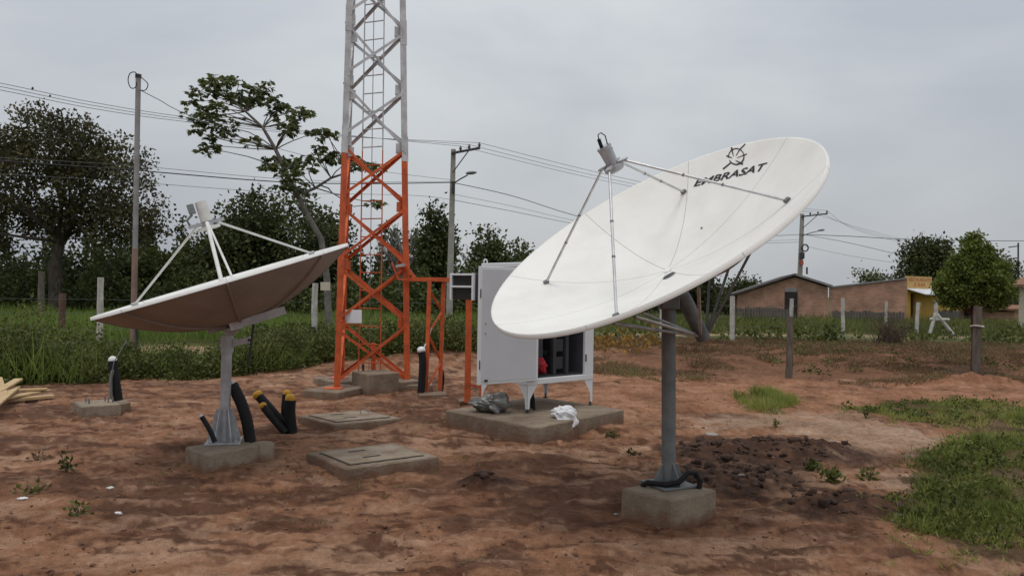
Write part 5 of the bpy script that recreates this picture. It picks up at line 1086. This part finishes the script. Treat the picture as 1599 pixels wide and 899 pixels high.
def inwpoly(nn, poly):
    a = np.array(poly); lo, hi = a.min(0), a.max(0); x_ = lo[0] + (hi[0] - lo[0]) * RNG.random(nn * 3); y_ = lo[1] + (hi[1] - lo[1]) * RNG.random(nn * 3)
    n_ = fbm(x_ * 1.6, y_ * 1.6, 57, 4, .6); n2_ = fbm(x_ * 1.1, y_ * 1.1, 51, 4, .6); k = inpoly(x_ + .9 * n_, y_ + .9 * n2_, poly) & (fbm(x_ * 2.6, y_ * 2.6, 131, 4, .65) + .17 > .40 * RNG.random(len(x_))); return x_[k][:nn], y_[k][:nn]

# weeds at the left, between the yard and the road
nn = 1180; px = -390 + 870 * RNG.random(nn); fd_ = np.interp(px, [-180, 120, 200, 240, 330, 450, 480], [11.5, 11.8, 13.0, 13.0, 13.2, 14.3, 15.6]); dd = fd_ + .25 + np.abs(RNG.normal(size=nn)) * np.interp(px, [-180, 170, 220, 330, 400, 480], [2.0, 1.7, .6, .7, 1.4, 1.5]); dd = dd + .9 * np.maximum(0, fbm(px * .03, px * .011, 151, 3) + .05) * 2; dd = np.minimum(dd, 18.0)
hh = np.interp(px, [-180, 60, 170, 230, 330, 480], [.80, .74, .55, .24, .30, .60]) * (.35 + 1.0 * RNG.random(nn) ** 1.3) * np.clip(1 + 2.4 * fbm(px * .022, dd * .9, 155, 3), .35, 1.8) * np.clip((dd - fd_) * 1.1 + .45, .4, 1.1); rad = .22 + .26 * RNG.random(nn)
weeds('weeds', 'dense leafy green weeds along the left edge of the bare yard', px2w(px, dd), dd, rad, hh, 190, .055, 'weed')
nn = 11500; px = -390 + 870 * RNG.random(nn); px = px[(px < 190) | (px > 350) | (RNG.random(nn) < .25)]; nn = len(px); dd = np.interp(px, [-180, 120, 200, 450, 480], [11.6, 12.0, 13.2, 14.4, 15.4]) + 3.5 * RNG.random(nn)
blades('weed_grass', 'long grass blades standing among the left weeds', px2w(px, dd), dd, .25, .65, .007, 'grass_field')
# plants behind the tower
nn = 420; px = 400 + 350 * RNG.random(nn); dd = 16.2 + 4.5 * RNG.random(nn); hh = (.35 + .5 * RNG.random(nn)); rad = .2 + .28 * RNG.random(nn)
weeds('weeds', 'leafy green weeds on the bank behind the orange tower', px2w(px, dd), dd, rad, hh, 120, .075, 'weed')
# field grass at the left up to the wood
nn = 74000; px = -460 + 1220 * RNG.random(nn); yy = 462 + 76 * RNG.random(nn) ** .9; dd = 1.6 * FPX / (yy - 449); k = (np.abs(dd - 19.6 - .04 * px2w(px, dd)) > 1.25) & (dd > 17); px, dd = px[k], dd[k]
blades('field_grass', 'tall green field grass between the left road and the dark wood', px2w(px, dd), dd, .28, .62, .006 * dd / 18, 'grass_field', .35, tn=.35)
# grass and plants at the right beyond the bank
nn = 45000; px = 900 + 850 * RNG.random(nn); yy = 488 + 36 * RNG.random(nn); dd = 1.6 * FPX / (yy - 462) ; k = (dd > 26 + 3 * (RNG.random(nn))) & (dd < 52) & ~((np.abs(dd - 29.8 - .1 * px2w(px, dd)) < .8) & (RNG.random(nn) < .85)); px, dd = px[k], dd[k]
blades('field_grass', 'green field grass before the brick house at the right', px2w(px, dd), dd, .15, .62, .007 * dd / 25, 'grass_mixed', .4, tn=.6)
nn = 60; px = 900 + 800 * RNG.random(nn); dd = 26.5 + RNG.random(nn) * 5; hh = .2 + .75 * RNG.random(nn) ** 2; rad = .2 + .35 * RNG.random(nn)
weeds('weeds', 'mixed weeds along the white fence posts at the right', px2w(px, dd), dd, rad, hh, 46, .14, 'weed')
nn = 16; px = 930 + 110 * RNG.random(nn); dd = 19 + RNG.random(nn) * 3; hh = .25 + .45 * RNG.random(nn); rad = .2 + .2 * RNG.random(nn)
weeds('dry_weeds', 'yellowed leafy plants behind the large dish mast', px2w(px, dd), dd, rad, hh, 26, .11, 'yellow_leaf')
# dry grass and dead stems on the graded bank
nn = 90000; px = 900 + 850 * RNG.random(nn); dd = 14.0 + 14 * RNG.random(nn); x_ = px2w(px, dd); k = (fbm(x_ * .9, dd * .9, 101, 4, .6) > .05 - .03 * (dd - 15)) ; px, dd = px[k], dd[k]
blades('dry_grass', 'sparse dry brown grass on the graded red bank', px2w(px, dd), dd, .04, .16, .006, 'dry_grass', 1.2, per=2, spread=.04)
nn = 150; px = 1180 + 520 * RNG.random(nn); dd = 15.5 + RNG.random(nn) * 8; weeds('low_weeds', 'small green sprouts scattered over the dry bank', px2w(px, dd), dd, .08 + .12 * RNG.random(nn), .06 + .14 * RNG.random(nn), 22, .05, 'weed')
# grass patches in the right foreground
x_, y_ = inwpoly(15000, GRASS_R2); blades('grass_patch', 'lush green grass patch in the lower right corner', x_, y_, .04, .16, .0038, 'grass_green', .8, per=2, spread=.015)
x_, y_ = inwpoly(9500, GRASS_R1); blades('grass_patch', 'green grass strip right of the sandy track', x_, y_, .05, .14, .0045, 'grass_green', .65, per=2, spread=.02)
x_, y_ = inwpoly(2000, GRASS_R3); blades('grass_patch', 'small bright grass patch on the red soil right of the large mast', x_, y_, .06, .16, .0045, 'grass_green', .6, per=2, spread=.02)
for P_, nn, lab in ((GRASS_R2, 520, 'broad-leaved weeds mixed into the lower right grass'), (GRASS_R1, 220, 'broad-leaved weeds mixed into the strip right of the track')):
    x_, y_ = inwpoly(nn, P_); weeds('low_weeds', lab, x_, y_, .05 + .08 * RNG.random(len(x_)), .05 + .10 * RNG.random(len(x_)), 24, .035, 'weed')
# thin tufts fringing the patches
for P_, nn, lab in ((GRASS_R2, 700, 'thin tufts fringing the lower right grass'), (GRASS_R1, 600, 'thin tufts fringing the strip right of the track'), (GRASS_R3, 90, 'thin tufts round the small bright grass patch')):
    a_ = np.array(P_); ce_ = a_.mean(0); big_ = [tuple(ce_ + (q - ce_) * 1.22) for q in a_]; x_, y_ = inwpoly(nn, big_); blades('grass_tufts', lab, x_, y_, .03, .10, .004, 'grass_green', .9, per=9, spread=.025)
# sparse sprouts round the patches
x_ = -3 + 9 * RNG.random(500); y_ = 4.4 + 8 * RNG.random(500); k = (fbm(x_ * .5, y_ * .5, 111, 3) > .06) & ~((x_ > -1.2) & (x_ < 1.6) & (y_ > 7.8)) ; blades('sprouts', 'tiny grass sprouts scattered over the bare soil', x_[k], y_[k], .02, .06, .003, 'grass_green', .8, per=7, spread=.03)
# single small weeds
def weed(px, py, label, r_=.09, h_=.16, leaf=.045, per=46, lm='weed'):
    p = G(px, py); b_ = Vector((p.x, p.y, TZ(p.x, p.y))); e_ = empty('weed_plant', b_, label, 'weed', 'single weeds on the bare soil'); mb = MB()
    for k in range(7):
        a_ = random.uniform(0, 6.28); limb(b_ - Vector((0, 0, .01)), b_ + Vector((math.cos(a_) * r_ * .7, math.sin(a_) * r_ * .7, h_ * random.uniform(.5, .95))), .004, .002, mb, .1, 4, 3)
    o = mb.build('stems', 'twig', e_); o['kind'] = 'stuff'
    P_, D_, ti, Ln = dome(np.array([p.x]), np.array([p.y]), np.array([r_]), np.array([h_]), per, leaf); V_, F_, T_ = leafgeo(P_, D_, Ln, Ln * .34, ti); o = npmesh('leaves', V_, F_, lm, e_, T_); o['kind'] = 'stuff'
weed(104, 738, 'upright dark weed on bare soil at the lower left', .06, .20, .04)
weed(52, 762, 'low sprawling weed nearest the left edge', .13, .07, .04)
weed(122, 800, 'small weed at the bottom left below the upright dark weed', .08, .10, .035)
weed(60, 718, 'yellowish thin weed above the low sprawling weed at the left', .10, .09, .03, 34, 'dry_grass')
weed(1297, 752, 'green broad-leaved weed at the foot of the right soil heap', .10, .14, .06, 70)
weed(1266, 732, 'small green weed on top of the right soil heap', .06, .12, .05)
weed(1356, 745, 'round grassy weed left of the lower right grass', .08, .10, .04, 70)
weed(1212, 668, 'thin seedling at the upper edge of the soil heap', .05, .10, .04, 20)
weed(990, 712, 'little weed left of the large dish mast foot', .07, .06, .035)
weed(955, 676, 'little weed at the right end of the cabinet pad', .09, .09, .04)
weed(1352, 652, 'thin weed standing at the left tip of the grass strip', .06, .16, .045, 26)
weed(1500, 705, 'taller leafy weed inside the lower right grass', .12, .20, .05, 70, 'grass_green')
# leafless shrub before the shop
b_ = GD(1388, 25); b_.z = TZ(b_.x, b_.y); e = empty('dry_shrub', b_, 'tangled leafless purple-brown shrub by the fence before the shop', 'shrub'); mb = MB()
for k in range(130):
    a_ = random.uniform(0, 6.28); r_ = random.uniform(.1, .95); limb(b_ + Vector((random.uniform(-.4, .4), random.uniform(-.2, .2), -.05)), b_ + Vector((math.cos(a_) * r_, math.sin(a_) * r_ * .5, random.uniform(.3, 1.15))), .012, .005, mb, .12, 4, 3)
o = mb.build('twigs', 'twig', e); o['kind'] = 'stuff'
# dead twigs round the stout post
b_ = onG(1512, 592); mb = MB()
for k in range(90):
    a_ = random.uniform(0, 6.28); r_ = random.uniform(.1, .6); p = b_ + Vector((math.cos(a_) * r_, math.sin(a_) * r_ * .6, random.uniform(.0, .1))); limb(p, p + Vector((random.uniform(-.25, .25), random.uniform(-.2, .2), random.uniform(0, .16))), .008, .003, mb, .1, 4, 2)
o = mb.build('brushwood', 'twig'); tag(o, 'dark dead twigs heaped round the stout grey post', 'twigs', kind='stuff')
# dry straw and leaf bits lying on the soil
n_ = 6000; a_ = R(-40) + R(80) * RNG.random(n_); r_ = 3.4 * (14 / 3.4) ** RNG.random(n_); x_, y_ = r_ * np.sin(a_), r_ * np.cos(a_); k = fbm(x_ * 1.1, y_ * 1.1, 141, 4, .6) > .0; x_, y_ = x_[k], y_[k]; n_ = len(x_)
D_ = RNG.normal(size=(n_, 3)); D_[:, 2] = .15 * np.abs(D_[:, 2]); Ln = .012 + .05 * RNG.random(n_) ** 3; V_, F_, T_ = leafgeo(np.stack([x_, y_, tvec(x_, y_) + .004], 1), D_, Ln, .002 + .004 * RNG.random(n_), RNG.random(n_)); tag(npmesh('straw_bits', V_, F_, 'dry_grass', None, T_), 'dry straw and leaf bits lying on the bare soil', 'straw', kind='stuff')
# clods and pebbles
base_ = np.array([(1, 0, 0), (-1, 0, 0), (0, 1, 0), (0, -1, 0), (0, 0, 1), (0, 0, -1)], float); tri = np.array([(0, 2, 4), (2, 1, 4), (1, 3, 4), (3, 0, 4), (2, 0, 5), (1, 2, 5), (3, 1, 5), (0, 3, 5)])
mid_i = {}; bv = [tuple(p) for p in base_]; f2 = []
for t3 in tri:
    m_ = []
    for a_, b__ in ((0, 1), (1, 2), (2, 0)):
        key = tuple(sorted((t3[a_], t3[b__])))
        if key not in mid_i: p = base_[key[0]] + base_[key[1]]; p /= np.linalg.norm(p); mid_i[key] = len(bv); bv.append(tuple(p))
        m_.append(mid_i[key])
    f2 += [(t3[0], m_[0], m_[2]), (t3[1], m_[1], m_[0]), (t3[2], m_[2], m_[1]), tuple(m_)]
bv = np.array(bv); f2 = np.array(f2)
def lumps(name, label, x_, y_, s_, mname, cat, sink=.25):
    nn = len(x_); J = 1 + .35 * RNG.normal(size=(nn, len(bv), 1)) * .8; sc = s_[:, None, None] * (1 + .35 * RNG.normal(size=(nn, 1, 3))); sc = np.abs(sc); sc[..., 2] *= .7
    V_ = bv[None] * np.clip(J, .5, 1.6) * sc; V_[..., 0] += x_[:, None]; V_[..., 1] += y_[:, None]; V_[..., 2] += (tvec(x_, y_) + s_ * sink)[:, None]
    F_ = (f2[None] + (np.arange(nn) * len(bv))[:, None, None]).reshape(-1, 3); o = npmesh(name, V_.reshape(-1, 3), F_, mname, None, smooth=True); return tag(o, label, cat, kind='stuff')
X_, Y_, S_ = [], [], []
for k, (mx, my, rx, ry, rot, h) in enumerate(MOUNDS):
    if k > 4: continue
    n_ = int(330 * (rx * ry / .3)); a_ = RNG.random(n_) * 6.28; q = RNG.random(n_) ** .6 * 1.15; X_.append(mx + rx * q * np.cos(a_)); Y_.append(my + ry * q * np.sin(a_)); S_.append(.004 + .040 * RNG.random(n_) ** 6)
lumps('soil_clods', 'dark crumbly soil clods on the dug heaps', np.concatenate(X_), np.concatenate(Y_), np.concatenate(S_), 'clod', 'soil')
mat('clod_red', (.20, .105, .068), (.11, .055, .036), 12, .95, bump=.5, bscale=40)
n_ = 9000; a_ = R(-40) + R(80) * RNG.random(n_); r_ = 3.6 * (13 / 3.6) ** (RNG.random(n_)); x_, y_ = r_ * np.sin(a_), r_ * np.cos(a_); k = fbm(x_ * .9, y_ * .9, 121, 4, .6) > -.03
lumps('soil_crumbs', 'small reddish crumbs and pebbles strewn over the yard', x_[k], y_[k], (.003 + .014 * RNG.random(n_) ** 5)[k], 'clod_red', 'soil')
def scrap(px, py, label, s_, mname='litter', cat='litter', flat_=.35, name='litter_scrap'):
    p = onG(px, py); crumple(name, label, cat, p + Vector((0, 0, s_ * flat_ * .6)), s_, s_ * .7, s_ * flat_, mname, .5, int(px), 14, 9)
scrap(173, 759, 'white scrap on bare soil below the left dish block', .030)
scrap(36, 776, 'pale flat scrap at the lower left edge', .045, flat_=.2)
scrap(727, 658, 'white scrap beside the left end of the cabinet pad', .035)
scrap(185, 796, 'small curled pale scrap at the bottom left', .030)
scrap(1110, 675, 'flat pale grey concrete lump right of the large dish mast', .10, 'stone', 'stone', .28, 'concrete_lump')
scrap(1157, 752, 'small pale stone on the dark soil right of the mast block', .030, 'stone', 'stone', .5, 'stone')
scrap(962, 797, 'small pale stone at the left foot of the mast block', .022, 'stone', 'stone', .5, 'stone')
scrap(457, 724, 'tiny white scrap between left dish block and front chamber', .012)
scrap(662, 623, 'tiny white scrap before the orange post footing', .022)
scrap(285, 717, 'tiny white scrap at the left corner of the left dish block', .012)
